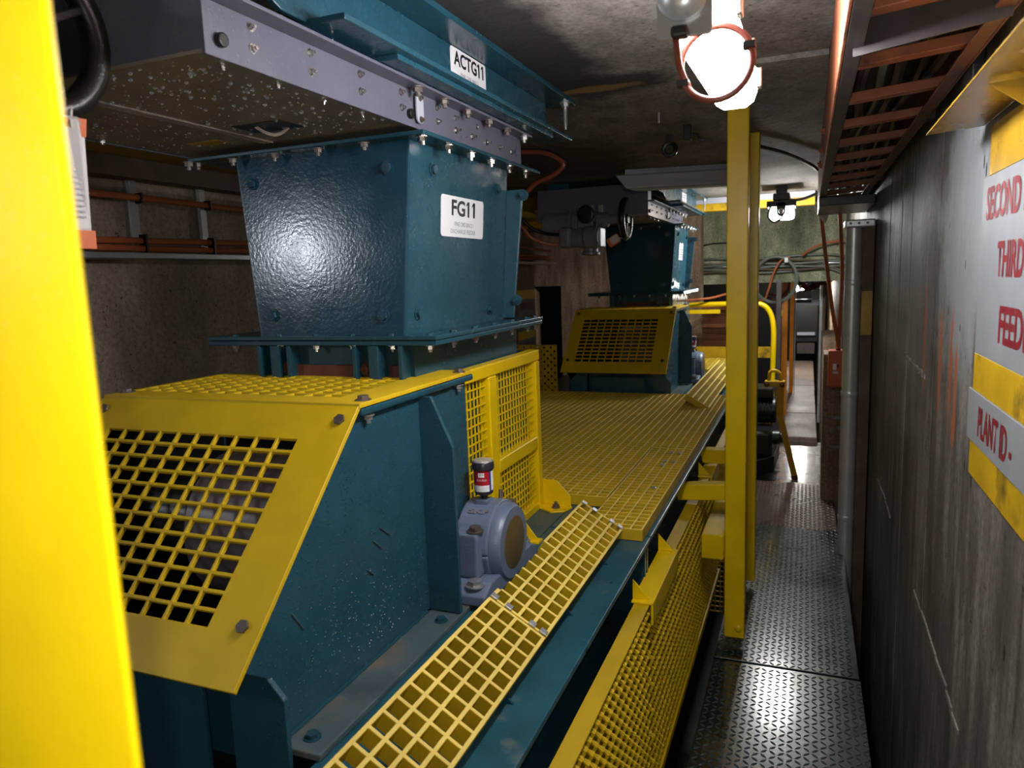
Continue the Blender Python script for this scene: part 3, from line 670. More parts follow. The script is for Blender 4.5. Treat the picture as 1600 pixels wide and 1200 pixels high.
def hang_tag(wc, dx, label, side):
    wx, wy, wz = wc
    t = thing('danger_tag', (wx + dx, wy - .02, wz - .2), label, 'tag', 'tags tied to the handwheels')
    if side:
        wx += .058; wy -= .01; wz -= .012
    if side:       # seen nearly edge-on, hanging lengthwise
        pts = [(wx + .052, wy - .04, wz - .135), (wx + .056, wy - .012, wz - .135), (wx + .045, wy + .004, wz - .155), (wx + .04, wy + .0, wz - .32), (wx + .045, wy - .05, wz - .32), (wx + .042, wy - .055, wz - .155)]
        bd = MB().prism(pts, (.0015, .0005, 0)).build('card', 'tag_paper', t)
        for za, zb in ((.135, .160), (.294, .3205)): MB().prism([(wx + .050 - (za > .2) * .008, wy - .055, wz - za), (wx + .050 - (za > .2) * .008, wy + .005, wz - za), (wx + .045 - (za > .2) * .004, wy + .005, wz - zb), (wx + .045 - (za > .2) * .004, wy - .055, wz - zb)], (.004, 0, 0)).build('orange_end', 'tag_orange', t)
        MB().prism([(p[0] + .0012, p[1], p[2]) for p in ((wx + .0455, wy + .0035, wz - .158), (wx + .0415, wy + .0, wz - .292), (wx + .0445, wy - .046, wz - .292), (wx + .0435, wy - .050, wz - .158))], (.0012, 0, 0)).build('printed_panel', 'tag_paper', t)
        for k in range(14): MB().box(wx + .0465, wx + .0475, wy - .042 + .003 * (k % 3), wy - .008, wz - .172 - k * .008, wz - .1695 - k * .008).build('print_line', 'print_grey', t)
        MB().tube(curve([(wx - .058, wy + .04, wz - .085), (wx - .02, wy + .03, wz - .13), (wx + .03, wy + .0, wz - .12), (wx + .052, wy - .02, wz - .14), (wx + .052, wy - .02, wz - .15)], 5), .0028, 6).build('cable_tie', 'cable_tie', t)
    else:
        c = Vector((wx - .075, wy - .03, wz - .135)); u = Vector((.86, 0, .5)); v = Vector((-.5, 0, .86))
        q = [c + u * a + v * k for a, k in rounded(0, 0, .085, .06, .012)]
        MB().prism(q, (0, .002, 0)).build('card', 'tag_orange', t)
        MB().prism([c + u * a + v * k + Vector((0, -.001, 0)) for a, k in rounded(.008, .002, .058, .046, .006)], (0, .001, 0)).build('printed_panel', 'tag_paper', t)
        MB().tube(curve([(wx - .02, wy - .016, wz - .05), (wx - .016, wy - .02, wz - .11), (wx + .004, wy - .02, wz - .135), (wx + .024, wy - .02, wz - .11), (wx + .026, wy - .016, wz - .05)], 5), .004, 6).build('cable_tie', 'cable_tie', t)
        MB().tube([(wx + .0, wy - .022, wz - .13), tuple(c + u * .035)], .002, 5).build('string', 'cable_tie', t)
hang_tag(wc1, 0, 'orange and white danger tag dangling below the handwheel at top left', True)
hang_tag(wc2, 0, 'orange and grey tag tied to the handwheel of the second actuator', False)

# ------------------------------------------------------------------ floor grating, sloped covers
def grate(name, loc, x0, x1, y0, y1, z, th, px, py, m, label, cut=None, group=None):
    t = thing(name, loc, label, 'grating', group)
    return t, grit(grate_mesh(x1 - x0, y1 - y0, px, py, th, (Vector((x0, y0, z)), Vector((1, 0, 0)), Vector((0, 1, 0)), Vector((0, 0, 1))), cut).build('grid', m, t, bevel=.0012, seg=1), (0, 0, 1))
def grate_mesh(W, H, px, py, th, fr, cut=None, bar=.0068):
    nx, ny = max(1, round(W / px)), max(1, round(H / py)); px, py = (W - bar) / nx, (H - bar) / ny
    xs = []; ys = []
    for i in range(nx + 1): xs += [i * px, i * px + bar]
    for j in range(ny + 1): ys += [j * py, j * py + bar]
    return MB().holed(xs, ys, lambda i, j: (i % 2 == 0 or j % 2 == 0) and not (cut and cut(xs[i], ys[j])), th, fr)
def grit(o, n):
    me = o.data; me.materials.append(M['frp_grit']); n = Vector(n)
    for p in me.polygons:
        if p.normal.dot(n) > .9: p.material_index = 1
    return o
def lugs(parent, pts, nrm):
    for p in pts:
        o = MB().box(p[0] - .009, p[0] + .009, p[1] - .009, p[1] + .009, p[2], p[2] + .004).build('clip', 'galvanised', parent, bevel=.001)
        bolt(parent, (p[0], p[1], p[2] + .004), nrm, .006, 'galvanised', 'flat')
gA, _ = grate('floor_grating', (-1.1, 2.7, .76), -1.78, -.665, 2.50, 3.31, .798, .038, .038, .038, 'yellow_frp', 'yellow grating floor panel next to the guard frame, nearer half', None, 'yellow grating floor panels')
grate('floor_grating', (-.6, 2.4, .76), -.660, -.470, 2.195, 3.31, .798, .038, .038, .038, 'yellow_frp', 'narrow yellow grating panel at the corner by the sloped cover', None, 'yellow grating floor panels')
grate('floor_grating', (-1.1, 3.8, .76), -1.78, -.470, 3.318, 4.86, .798, .038, .038, .038, 'yellow_frp', 'yellow grating floor panel in front of the second feeder', None, 'yellow grating floor panels')
lugs(gA, [(-.555, 3.22, .798), (-.52, 3.22, .798), (-.555, 3.06, .798), (-.52, 3.06, .798), (-.525, 2.66, .798), (-.555, 3.0, .798)], (0, 0, 1))
g2, _ = grate('floor_grating', (-1, 6.6, .76), -1.5, -.470, 6.16, 7.35, .798, .038, .076, .038, 'yellow_frp', 'yellow grating floor panel beyond the second feeder', None, 'yellow grating floor panels')

def cover(off, y0, y1, label, notch=None, clip_ends=()):
    t = thing('sloped_cover', (-.6, (y0 + y1) / 2 + off, .76), label, 'grating', 'sloped yellow grating covers')
    a, c = Vector((-.663, y0, .882)), Vector((-.528, y0, .802)); u = (c - a).normalized(); n = Vector((-u.z, 0, u.x)); W = (c - a).length
    cut = (lambda x, y: x < .006 and notch[0] < y + y0 < notch[1]) if notch else None
    gm = grate_mesh(W, y1 - y0, .0393, .046, .036, (a + Vector((0, off, 0)), u, Vector((0, 1, 0)), n), cut, .0088).build('grid', 'yellow_frp', t, bevel=.001, seg=1); grit(gm, n)
    for ye in clip_ends:
        for k in (.01, .05, .115, W - .012):
            p = a + u * k + Vector((0, ye - y0 + off, 0)); q = MB()
            q.frustum([p - u * .009 + Vector((0, -.009, 0)), p + u * .009 + Vector((0, -.009, 0)), p + u * .009 + Vector((0, .009, 0)), p - u * .009 + Vector((0, .009, 0))],
                      [p + n * .005 - u * .009 + Vector((0, -.009, 0)), p + n * .005 + u * .009 + Vector((0, -.009, 0)), p + n * .005 + u * .009 + Vector((0, .009, 0)), p + n * .005 - u * .009 + Vector((0, .009, 0))]).build('clip', 'galvanised', t, bevel=.001)
    for ye in (y0 + .2, y1 - .2): MB().prism([(-.67, ye + off, .758), (-.528, ye + off, .758), (-.54, ye + off, .77), (-.655, ye + off, .84)], (0, .006, 0)).build('support_bracket', 'teal_smooth', t)
    return t
cover(0, .42, 1.435, 'sloped yellow grating cover in the foreground, lower piece')
cover(0, 1.438, 2.18, 'sloped yellow grating cover beside the bearing, with open comb teeth', (1.46, 1.80), (1.445, 2.172))
cover(3.95, .42, 1.435, 'sloped yellow grating cover beside the second feeder, nearer piece')
cover(3.95, 1.438, 2.18, 'sloped yellow grating cover beside the second feeder, farther piece')

# ------------------------------------------------------------------ plummer block bearing and lubricator
def bearing():
    t = thing('bearing_block', (-.80, 1.78, .772), 'blue-grey cast bearing block beside the sloped yellow cover', 'bearing')
    MB().prism([(-.865, 1.585, .772), (-.865, 1.975, .772), (-.865, 1.975, .80), (-.865, 1.93, .822), (-.865, 1.63, .822), (-.865, 1.585, .80)], (.12, 0, 0)).build('base', 'cast_grey', t, bevel=.006, seg=3)
    q = [(-.868, 1.68, .815), (-.868, 1.88, .815), (-.868, 1.90, .876), (-.868, 1.66, .876)]
    MB().prism(q, (.10, 0, 0)).build('lower_housing', 'cast_grey', t, bevel=.008, seg=3)
    cap = [(-.868, 1.78 + .118 * math.cos(a), .878 + .118 * math.sin(a)) for a in [PI * k / 18 for k in range(19)]]
    cp = MB().prism(cap, (.098, 0, 0)).build('cap', 'cast_grey', t, bevel=.006, seg=3)
    for y0, y1 in ((1.635, 1.69), (1.87, 1.925)): MB().box(-.855, -.785, y0, y1, .822, .945).build('bolt_boss', 'cast_grey', t, bevel=.008, seg=3)
    MB().lathe([(.108, 0), (.108, .02), (.098, .034), (.074, .036)], (-.772, 1.775, .882), (1, 0, 0), 40).build('end_ring', 'cast_grey', t, smooth=True)
    MB().lathe([(.073, 0), (.073, .036), (.069, .038)], (-.772, 1.775, .882), (1, 0, 0), 40).build('end_cover', 'cover_brown', t, smooth=True)
    MB().box(-.84, -.80, 1.745, 1.785, .985, 1.004).build('lubricator_pad', 'cast_grey', t, bevel=.004)
    bolt(t, (-.80, 1.66, .945), (0, 0, 1), .017, 'bolt_steel', 'bolt'); bolt(t, (-.80, 1.90, .945), (0, 0, 1), .017, 'bolt_steel', 'bolt')
    bolt(t, (-.785, 1.615, .815), (0, 0, 1), .019, 'galvanised', 'bolt'); bolt(t, (-.785, 1.95, .815), (0, 0, 1), .019, 'galvanised', 'bolt')
    MB().cyl((-.80, 1.835, .98), (-.80, 1.84, 1.008), .006, 8).build('grease_nipple', 'bolt_steel', t)
    return t
bear1 = bearing()
bear2 = dup(bear1, (0, 3.95, 0), 'dark bearing block in shade beside the second feeder')
text(bear1, 'SKF', Vector((-.845, 1.712, .975)), (1, 0, 0), (0, .819, .574), .060, .017, 'actuator_grey', 'raised_letters', .03, .0025)
def lubricator():
    c = Vector((-.818, 1.765, 1.0)); t = thing('lubricator', c, 'red and white grease lubricator standing on the bearing block', 'lubricator')
    MB().lathe([(.009, 0), (.009, .012), (.014, .014), (.02, .016), (.0255, .02), (.0255, .026)], c, (0, 0, 1), 24).build('neck', 'cap_dark', t, smooth=True)
    MB().lathe([(.0262, .024), (.0262, .088)], c, (0, 0, 1), 32).build('cup', 'cap_dark', t, smooth=True)
    MB().lathe([(.0255, .086), (.0305, .088), (.0305, .106), (.0285, .109), (.0275, .109)], c, (0, 0, 1), 32).build('cap', 'cap_dark', t, smooth=True)
    MB().lathe([(.0275, .1085), (.026, .113), (.012, .1145)], c, (0, 0, 1), 32).build('lid', 'lamp_housing', t, smooth=True)
    def band(a0, a1, z0, z1, m, nm, r=.0266, n=14):
        vs = []; fs = []
        for k in range(n + 1):
            a = math.radians(a0 + (a1 - a0) * k / n)
            for z in (z0, z1): vs.append(c + Vector((r * math.cos(a), r * math.sin(a), z)))
            if k < n: fs.append((2 * k, 2 * k + 2, 2 * k + 3, 2 * k + 1))
        return MB().add(vs, fs).build(nm, m, t, smooth=True)
    band(190, 330, .046, .086, 'lub_red', 'red_label'); band(190, 330, .028, .046, 'label_white', 'white_label'); band(-30, 20, .028, .086, 'lub_blue', 'blue_stripe'); band(-16, 20, .03, .084, 'label_white', 'side_label', .0267)
    a0 = math.radians(283); tn = Vector((-math.sin(a0), math.cos(a0), 0)); out = Vector((math.cos(a0), math.sin(a0), 0))
    def wrap(body, z, hgt, wid, m, r=.02685, bold=0):
        o = text(t, body, c + Vector((0, 0, z)), (1, 0, 0), (0, 0, 1), wid, hgt, m, 'lettering', bold, 0, True)
        for p in o.data.vertices:
            s_ = (p.co.x) / .0266; a = a0 + s_; p.co.x, p.co.y = r * math.cos(a), r * math.sin(a)
    band(262, 300, .069, .081, 'label_white', 'brand_panel', .0268)
    wrap('perma', .072, .006, .0135, 'print_grey', .0270, .01); wrap('FLEX PLUS', .058, .0055, .028, 'label_white', .0270)
    return t
lub1 = lubricator()
lub2 = dup(lub1, (0, 3.95, 0), 'small dark lubricator on the bearing block of the second feeder')

# ------------------------------------------------------------------ yellow mesh guard
def mesh_guard():
    t = thing('mesh_guard', (-.92, 2.1, .76), 'yellow mesh guard frame standing behind the bearing block', 'guard')
    x0, x1 = -.94, -.90
    def member(a, c, d, e, nm): return MB().box(x0, x1, a, c, d, e).build(nm, 'yellow', t, bevel=.005, seg=3)
    member(1.70, 2.47, 1.305, 1.345, 'top_rail'); member(2.43, 2.47, .745, 1.3045, 'end_stile'); member(2.015, 2.075, .745, 1.3045, 'middle_stile'); member(1.70, 1.74, .745, 1.3045, 'end_stile')
    member(2.0755, 2.4295, .745, .785, 'bottom_rail'); member(1.7405, 2.0145, .83, .87, 'bottom_rail'); member(2.0755, 2.4295, .985, 1.03, 'middle_rail')
    def weave(a, c, d, e):
        b = MB(); p = .0245; n = max(1, round((c - a) / p)); k = max(1, round((e - d) / .0265))
        for i in range(1, n): b.bar((-.92, a + (c - a) * i / n, d - .004), (-.92, a + (c - a) * i / n, e + .004), .0042, .0042, (1, 0, 0))
        for j in range(1, k): b.bar((-.9165, a - .004, d + (e - d) * j / k), (-.9165, c + .004, d + (e - d) * j / k), .0042, .0042)
        b.build('mesh', 'yellow', t, kind='stuff')
    weave(2.075, 2.43, 1.03, 1.305); weave(2.075, 2.43, .785, .985); weave(1.74, 2.015, .87, 1.305)
    MB().prism([(-.8995, 2.463, .766), (-.8995, 2.463, .862), (-.845, 2.463, .858), (-.792, 2.463, .800), (-.792, 2.463, .766)], (0, .006, 0)).build('foot_web', 'yellow', t, bevel=.001)
    ft = MB().prism([(-.8995, 2.469, .7587), (-.792, 2.469, .7587), (-.785, 2.455, .7587), (-.80, 2.405, .7587), (-.845, 2.385, .7587), (-.8995, 2.42, .7587)], (0, 0, .007)).build('foot', 'yellow', t, bevel=.001)
    bolt(ft, (-.84, 2.432, .7657), (0, 0, 1), .012, 'bolt_steel', 'nut')
    MB().prism([(-.84, 2.08, .759), (-.78, 2.08, .759), (-.78, 2.12, .759), (-.84, 2.12, .759)], (0, 0, .006)).build('toe_clip', 'yellow', t)
    MB().prism([(-.84, 2.10, .765), (-.79, 2.10, .765), (-.84, 2.10, .83)], (0, .006, 0)).build('toe_gusset', 'yellow', t)
    MB().box(-.899, -.84, 2.08, 2.12, .759, .775).build('toe_bar', 'yellow', t)
    return t
mesh1 = mesh_guard()

# ------------------------------------------------------------------ expanded metal side panels
def expanded(y0, y1, z0, z1, label):
    t = thing('expanded_mesh_panel', (-.43, (y0 + y1) / 2, z0), label, 'guard', 'expanded metal side panels')
    b = MB(); py, pz = .033, .0435; rows = int((z1 - z0) / pz); n = int((y1 - y0) / py); X0, X1 = -.4335, -.4165
    for r in range(rows + 1):
        zc = z1 - .012 - r * pz; o_ = py / 2 if r % 2 else 0
        for i in range(n):
            yc = y0 + .02 + o_ + i * py; hy, hz = .0092, .0072
            q = [(X0, yc - hy * .55, zc + hz), (X0, yc + hy * .55, zc + hz), (X1, yc + hy, zc - hz * .3), (X1, yc + hy * .45, zc - hz), (X1, yc - hy * .45, zc - hz), (X1, yc - hy, zc - hz * .3)]
            b.add(q + [(x_ - .003, y_, z_ - .003) for x_, y_, z_ in q], [(0, 1, 2, 3, 4, 5), (11, 10, 9, 8, 7, 6)] + [(k, (k + 1) % 6, 6 + (k + 1) % 6, 6 + k) for k in range(6)])
            if r < rows:
                for s_ in (-1, 1): b.bar((X1 - .003, yc + s_ * hy * .8, zc - hz * .6), (X0 - .001, yc + s_ * (py / 2 - hy * .4), zc - pz + hz * .8), .0032, .007, (1, 0, 0))
    b.build('expanded_metal', 'yellow_guard', t, kind='stuff')
    MB().box(-.466, -.420, y0, y1, z1, z1 + .006).build('top_strip', 'yellow_frp', t, bevel=.001)
    MB().box(-.455, -.449, y0, y1, z0, z1).build('backing_strip', 'yellow_old', t)
    MB().box(-.45, -.412, y0, y1, z0 - .03, z0).build('bottom_angle', 'yellow_guard', t, bevel=.002)
    return t
expanded(.75, 2.06, .0, .615, 'yellow expanded metal panel along the walkway, nearer one')
expanded(2.07, 3.9, .0, .615, 'yellow expanded metal panel along the walkway, behind the yellow posts')
expanded(3.95, 6.1, .15, .615, 'yellow expanded metal panel seen beyond the yellow posts')
def clip_bracket(y0, y1, label):
    t = thing('panel_bracket', (-.45, (y0 + y1) / 2, .62), label, 'bracket', 'yellow brackets holding the side panels')
    MB().box(-.474, -.408, y0, y1, .6215, .629).build('top_leg', 'yellow', t, bevel=.0015)
    MB().box(-.415, -.408, y0, y1, .56, .6212).build('front_leg', 'yellow', t, bevel=.0015)
    for y in (y0 + .02, y1 - .03): MB().prism([(-.474, y, .6295), (-.42, y, .6295), (-.474, y, .69)], (0, .006, 0)).build('ear', 'yellow', t, bevel=.001)
clip_bracket(2.04, 2.50, 'yellow angle bracket with two ears on top of the nearer side panel')
clip_bracket(3.48, 3.80, 'yellow angle bracket under the farther arm of the posts')
hood2 = dup(hood1, (0, 3.95, 0), 'teal feeder hood with yellow grid guard across the grating floor, farther off')

# ------------------------------------------------------------------ lamps
def bulkhead():
    t = thing('bulkhead_lamp', (-.185, 1.65, 2.1), 'glaring bulkhead lamp hanging above the yellow post, cable coiled around it', 'lamp')
    prof = [(-.052, .030), (.052, .030), (.052, -.028), (.044, -.05), (.026, -.062), (-.026, -.062), (-.044, -.05), (-.052, -.028)]
    zt = 2.062; x = lambda k: -.19 + (k - 1.28) * .017
    MB().frustum([(x(1.285) + a, 1.285, zt + c) for a, c in prof], [(x(1.98) + a, 1.98, zt + c) for a, c in prof]).build('lens', 'lens_near', t, bevel=.012, seg=3)
    MB().prism([(-.222, 1.27, 2.0925), (-.156, 1.27, 2.0925), (-.150, 1.99, 2.0925), (-.216, 1.99, 2.0925)], (.0, 0, .04)).build('body', 'lamp_housing', t, bevel=.012)
    ep = MB().prism([(-.238 + a, 1.262, 2.028 + c) for a, c in rounded(.044, 0, .088, .10, .006)], (0, .008, 0)).build('end_bracket', 'galvanised', t, bevel=.001)
    MB().lathe([(.040, 0), (.040, .012), (.034, .016), (.026, .024), (.012, .028)], (-.196, 1.262, 2.04), (0, -1, 0), 28).build('gland_plug', 'lamp_housing', ep, smooth=True)
    MB().box(-.212, -.185, 1.235, 1.262, 1.972, 1.990).build('gland', 'black_rubber', t, bevel=.005)
    for yy in (1.36, 1.66, 1.9): MB().box(-.125, -.112, yy, yy + .03, 2.03, 2.075).build('latch', 'stainless', t, bevel=.003)
    for yy in (1.4, 1.85): MB().box(-.20, -.17, yy, yy + .04, 2.1325, 2.339).build('hanger', 'galvanised', t)
    t.location = (-.157, 1.4025, 2.025); t.scale = (.85, .85, .85)
    return t
bulkhead()
t = thing('cable_coil', (-.2, 1.74, 2.06), 'reddish flex coiled in a loop round the near lamp', 'cable')
loop = [(-.149 + .058 * math.cos(a), 1.31 + .006 * math.sin(a), 1.943 + .060 * math.sin(a)) for a in [2 * PI * k / 40 for k in range(41)]]
MB().tube(loop[:-1], .0058, 10, True).build('flex', 'red_cable', t, smooth=True)
MB().tube(curve([(-.205, 1.252, 1.972), (-.207, 1.28, 1.955), (-.205, 1.30, 1.935), (-.19, 1.315, 1.90)], 6), .0055, 10).build('flex', 'red_cable', t, smooth=True)
for a in (.35, 3.6): MB().box(-.149 + .058 * math.cos(a) - .012, -.149 + .058 * math.cos(a) + .008, 1.30, 1.322, 1.943 + .06 * math.sin(a) - .005, 1.943 + .06 * math.sin(a) + .005).build('tie', 'black_rubber', t)

t.location = (-.17, 1.479, 1.991); t.scale = (.85, .85, .85)
def lamp_far(x, y, z, s, label, m, power=None):
    t = thing('bulkhead_lamp', (x, y, z), label, 'lamp')
    MB().prism([(x + a * s, y, z + c * s) for a, c in rounded(0, -.014, .18, .082, .03)], (0, .28 * s, 0)).build('lens', m, t, bevel=.012 * s, seg=3)
    MB().box(x - .105 * s, x + .105 * s, y - .012, y + .31 * s, z + .028 * s, z + .075 * s).build('hood', 'machine_black', t, bevel=.006)
    MB().box(x - .06 * s, x + .06 * s, y - .01, y + .25 * s, z + .0755 * s, z + .13 * s).build('body', 'machine_black', t, bevel=.008)
    bs = MB().prism([(x - .035 * s, y - .012, z + .06 * s), (x + .035 * s, y - .012, z + .06 * s), (x + .033 * s, y - .012, z - .02 * s), (x + .015 * s, y - .012, z - .045 * s), (x - .015 * s, y - .012, z - .045 * s), (x - .033 * s, y - .012, z - .02 * s)], (0, .011, 0)).build('end_bracket', 'machine_black', t, bevel=.002)
    MB().lathe([(.022 * s, 0), (.018 * s, .01), (.01 * s, .014)], (x, y - .012, z - .005 * s), (0, -1, 0), 16).build('gland_plug', 'galvanised', bs, smooth=True)
    MB().tube(curve([(x - .075 * s, y - .02, z + .03 * s), (x - .09 * s, y - .02, z - .04 * s), (x - .05 * s, y - .02, z - .085 * s), (x + .0 * s, y - .02, z - .06 * s), (x + .01 * s, y - .02, z - .04 * s)], 6), .008 * s, 8).build('flex', 'black_rubber', t, smooth=True)
    return t
lf = lamp_far(-.2, 6.0, 2.04, 1.0, 'bright lamp under the ceiling half way along the gallery', 'lens_far')
MB().box(-.24, -.16, 6.03, 6.2, 2.17, 2.2295).build('hanger', 'machine_black', lf)
ld = lamp_far(-.11, 12, 1.33, 1.0, 'small bright lamp at the far end of the gallery beside the orange posts', 'lens_distant')
le = lamp_far(-1.32, 9.0, 1.37, .45, 'tiny lit lamp glimpsed past the second chute', 'lens_distant')
for q_, x_, y_, z_ in ((ld, -.11, 12.1, 1.46), (le, -1.32, 9.05, 1.43)): MB().cyl((x_, y_, z_), (x_, y_, 2.419), .012, 8).build('hanger', 'machine_black', q_)
o = MB().box(-.15, .07, 6.9, 7.0, 2.16, 2.21).build('lamp_tray', 'machine_black'); tag(o, 'dark channel under the ceiling behind the far lamp', 'channel')
o = MB().tube(curve([(-.19, 6.05, 2.14), (-.12, 6.1, 2.12), (-.04, 6.15, 2.13), (.06, 6.2, 2.17)], 6), .011, 8).build('lamp_flex', 'black_rubber', smooth=True); tag(o, 'black flex running from the far lamp to the cable tray', 'cable')
t = thing('fluorescent_fitting', (-.75, 4.5, 2.2), 'unlit grey-white fluorescent fitting on the ceiling', 'lamp')
MB().prism([(-1.10, 4.44, 2.20), (-1.03, 4.44, 2.112), (-.335, 4.60, 2.112), (-.30, 4.61, 2.20)], (.02, .13, 0)).build('body', 'fluoro_white', t, bevel=.012, seg=3)
MB().prism([(-1.00, 4.46, 2.105), (-.40, 4.60, 2.105), (-.38, 4.69, 2.105), (-.98, 4.55, 2.105)], (0, 0, .0065)).build('diffuser', 'fluoro_white', t, bevel=.003)
MB().prism([(-1.04, 4.47, 2.2005), (-.36, 4.625, 2.2005), (-.36, 4.70, 2.2005), (-1.04, 4.545, 2.2005)], (0, 0, .029)).build('mount', 'fluoro_white', t)

# ------------------------------------------------------------------ hanging yellow posts
t = thing('post_frame', (-.26, 3.3, .05), 'pair of tall yellow posts with side arms beside the walkway', 'post frame')
p1 = MB().box(-.303, -.221, 3.035, 3.10, .05, 2.2295).build('post', 'yellow', t, bevel=.005, seg=3)
p2 = MB().box(-.300, -.219, 3.655, 3.72, .05, 2.2295).build('post', 'yellow', t, bevel=.005, seg=3)
MB().lathe([(.014, 0), (.014, .004), (.008, .009)], (-.246, 3.035, .095), (0, -1, 0), 18).build('bolt_head', 'yellow', p1, smooth=True)
MB().prism([(-.500, 3.04, .705), (-.3035, 3.04, .722), (-.3035, 3.04, .652), (-.500, 3.04, .638)], (0, .06, 0)).build('arm', 'yellow', t, bevel=.004)
MB().prism([(-.490, 3.655, .72), (-.3005, 3.655, .72), (-.3005, 3.655, .648), (-.475, 3.655, .648)], (0, .06, 0)).build('arm', 'yellow', t, bevel=.004)
MB().box(-.394, -.3035, 3.0, 3.70, .405, .512).build('tie_tube', 'yellow', t, bevel=.005, seg=3)

# ------------------------------------------------------------------ cable ladder along the right wall
t = thing('cable_ladder', (.16, 3, 2.0), 'rusty orange cable ladder with rungs overhead by the right wall', 'cable tray')
MB().box(.045, .051, .4, 5.0, 1.972, 2.21).build('side_rail', 'tray_orange', t, bevel=.0015)
MB().box(.0515, .080, .4, 5.0, 1.972, 1.978).build('rail_flange', 'tray_grime', t, bevel=.0015)
MB().box(.289, .294, .4, 5.0, 1.99, 2.21).build('side_rail', 'tray_dark', t, bevel=.0015)
MB().box(.262, .2885, .4, 5.0, 1.99, 1.996).build('rail_flange', 'tray_dark', t, bevel=.0015)
y = .66
while y < 5.0:
    MB().bar((.0525, y, 2.003), (.288, y - .03, 2.015), .036, .022).build('rung', 'tray_orange', t, bevel=.002); y += .345
MB().box(.0515, .288, .4, 5.0, 2.075, 2.10).build('cable_bed', 'tray_grime', t)
fp = MB().prism([(.064, 1.452, 1.958), (.286, 1.40, 1.975), (.286, 1.40, 2.07), (.064, 1.452, 2.06)], (0, .004, 0)).build('splice_plate', 'tray_grime', t)
for y in (2.9, 3.15, 3.4, 3.75): bolt(t, (.045, y, 2.05 + .03 * math.sin(y * 7)), (-1, 0, 0), .009, 'tray_orange', 'nut')
for k, (x, r, m_) in enumerate(((.09, .012, 'black_rubber'), (.12, .015, 'tray_grime'), (.155, .011, 'green_cable'), (.185, .016, 'tray_grime'), (.22, .012, 'black_rubber'), (.25, .013, 'tray_grime'))):
    pts = [(x + .012 * math.sin(yy * 5 + k), yy, 2.052 + .013 * math.sin(yy * 4 + 2 * k)) for yy in [.4 + .2 * i for i in range(24)]]
    MB().tube(curve(pts, 2), r, 8).build('cable', m_, t, smooth=True)
MB().box(.046, .318, 4.3, 5.04, 1.925, 1.9715).build('end_cover', 'machine_black', t, bevel=.004)  # dark shield added under the ladder end to hide the lit wall
for y in (.9, 2.4, 3.9): MB().box(.2945, .3195, y, y + .05, 2.0, 2.05).build('wall_bracket', 'tray_grime', t)

# ------------------------------------------------------------------ signs
def stencil(parent, X, items, s):
    for body, ya, yb, z0, h in items:     # X plane; on the right wall text runs towards -y, on the left wall towards +y
        text(parent, body, (X, ya, z0), (0, s, 0), (0, 0, 1), abs(yb - ya), h, 'print_red', 'lettering', .026, .0007)
t = thing('area_sign', (.318, 1.3, 1.5), 'white and yellow area sign with red stencil lettering on the right wall', 'sign')
def band(y0, y1, z0, z1, m, nm, th=.003): return MB().box(.3175 - th, .3175, y0, y1, z0, z1).build(nm, m, t, bevel=.0008, seg=1)
band(.75, 1.70, 1.42, 1.760, 'sign_white', 'panel'); band(.75, 1.70, 1.346, 1.4195, 'yellow_old', 'stripe'); band(.75, 1.725, 1.243, 1.3455, 'sign_white', 'panel', .005); band(.75, 1.70, 1.172, 1.2425, 'yellow_old', 'stripe'); band(.75, 1.66, 1.7605, 1.852, 'yellow_hood', 'stripe')
stencil(t, .3143, [('SECOND FINE', 1.662, 1.275, 1.677, .062), ('THIRD', 1.552, 1.375, 1.573, .062), ('FEEDER', 1.512, 1.27, 1.457, .066)], -1)
stencil(t, .3123, [('PLANT ID -', 1.622, 1.368, 1.264, .060)], -1)
t = thing('canopy', (.27, 1.4, 1.857), 'yellow sheet metal canopy jutting from the wall above the area sign', 'canopy')
MB().prism([(.318, .9, 1.872), (.318, 1.741, 1.866), (.2165, 1.741, 1.858), (.2165, .9, 1.866)], (0, 0, .003)).build('sheet', 'yellow_hood', t, bevel=.001)
MB().box(.3145, .3175, .9, 1.741, 1.8755, 1.93).build('wall_leg', 'yellow_hood', t)
MB().prism([(.316, 1.30, 1.8635), (.24, 1.30, 1.858), (.316, 1.30, 1.80)], (0, .004, 0)).build('web', 'yellow_hood', t)
o = MB().box(.295, .318, 1.76, 1.86, 1.90, 2.06).build('wall_plate', 'machine_black', bevel=.003); tag(o, 'dark steel plate on the wall above the canopy', 'plate')
t = thing('area_sign', (-2.19, 5.75, 1.25), 'small white and yellow sign on the left wall, seen past the chute', 'sign')
def band2(z0, z1, m, nm): return MB().box(-2.1995, -2.194, 5.55, 5.955, z0, z1).build(nm, m, t)
band2(1.43, 1.505, 'yellow', 'stripe'); band2(1.165, 1.4295, 'sign_white', 'panel'); band2(1.095, 1.1645, 'yellow', 'stripe'); band2(.99, 1.0945, 'sign_white', 'panel')
stencil(t, -2.1935, [('GRINDING SECOND', 5.60, 5.91, 1.345, .055), ('FINE ORE', 5.70, 5.86, 1.235, .055), ('PLANT ID - 0C6', 5.62, 5.91, 1.01, .055)], 1)

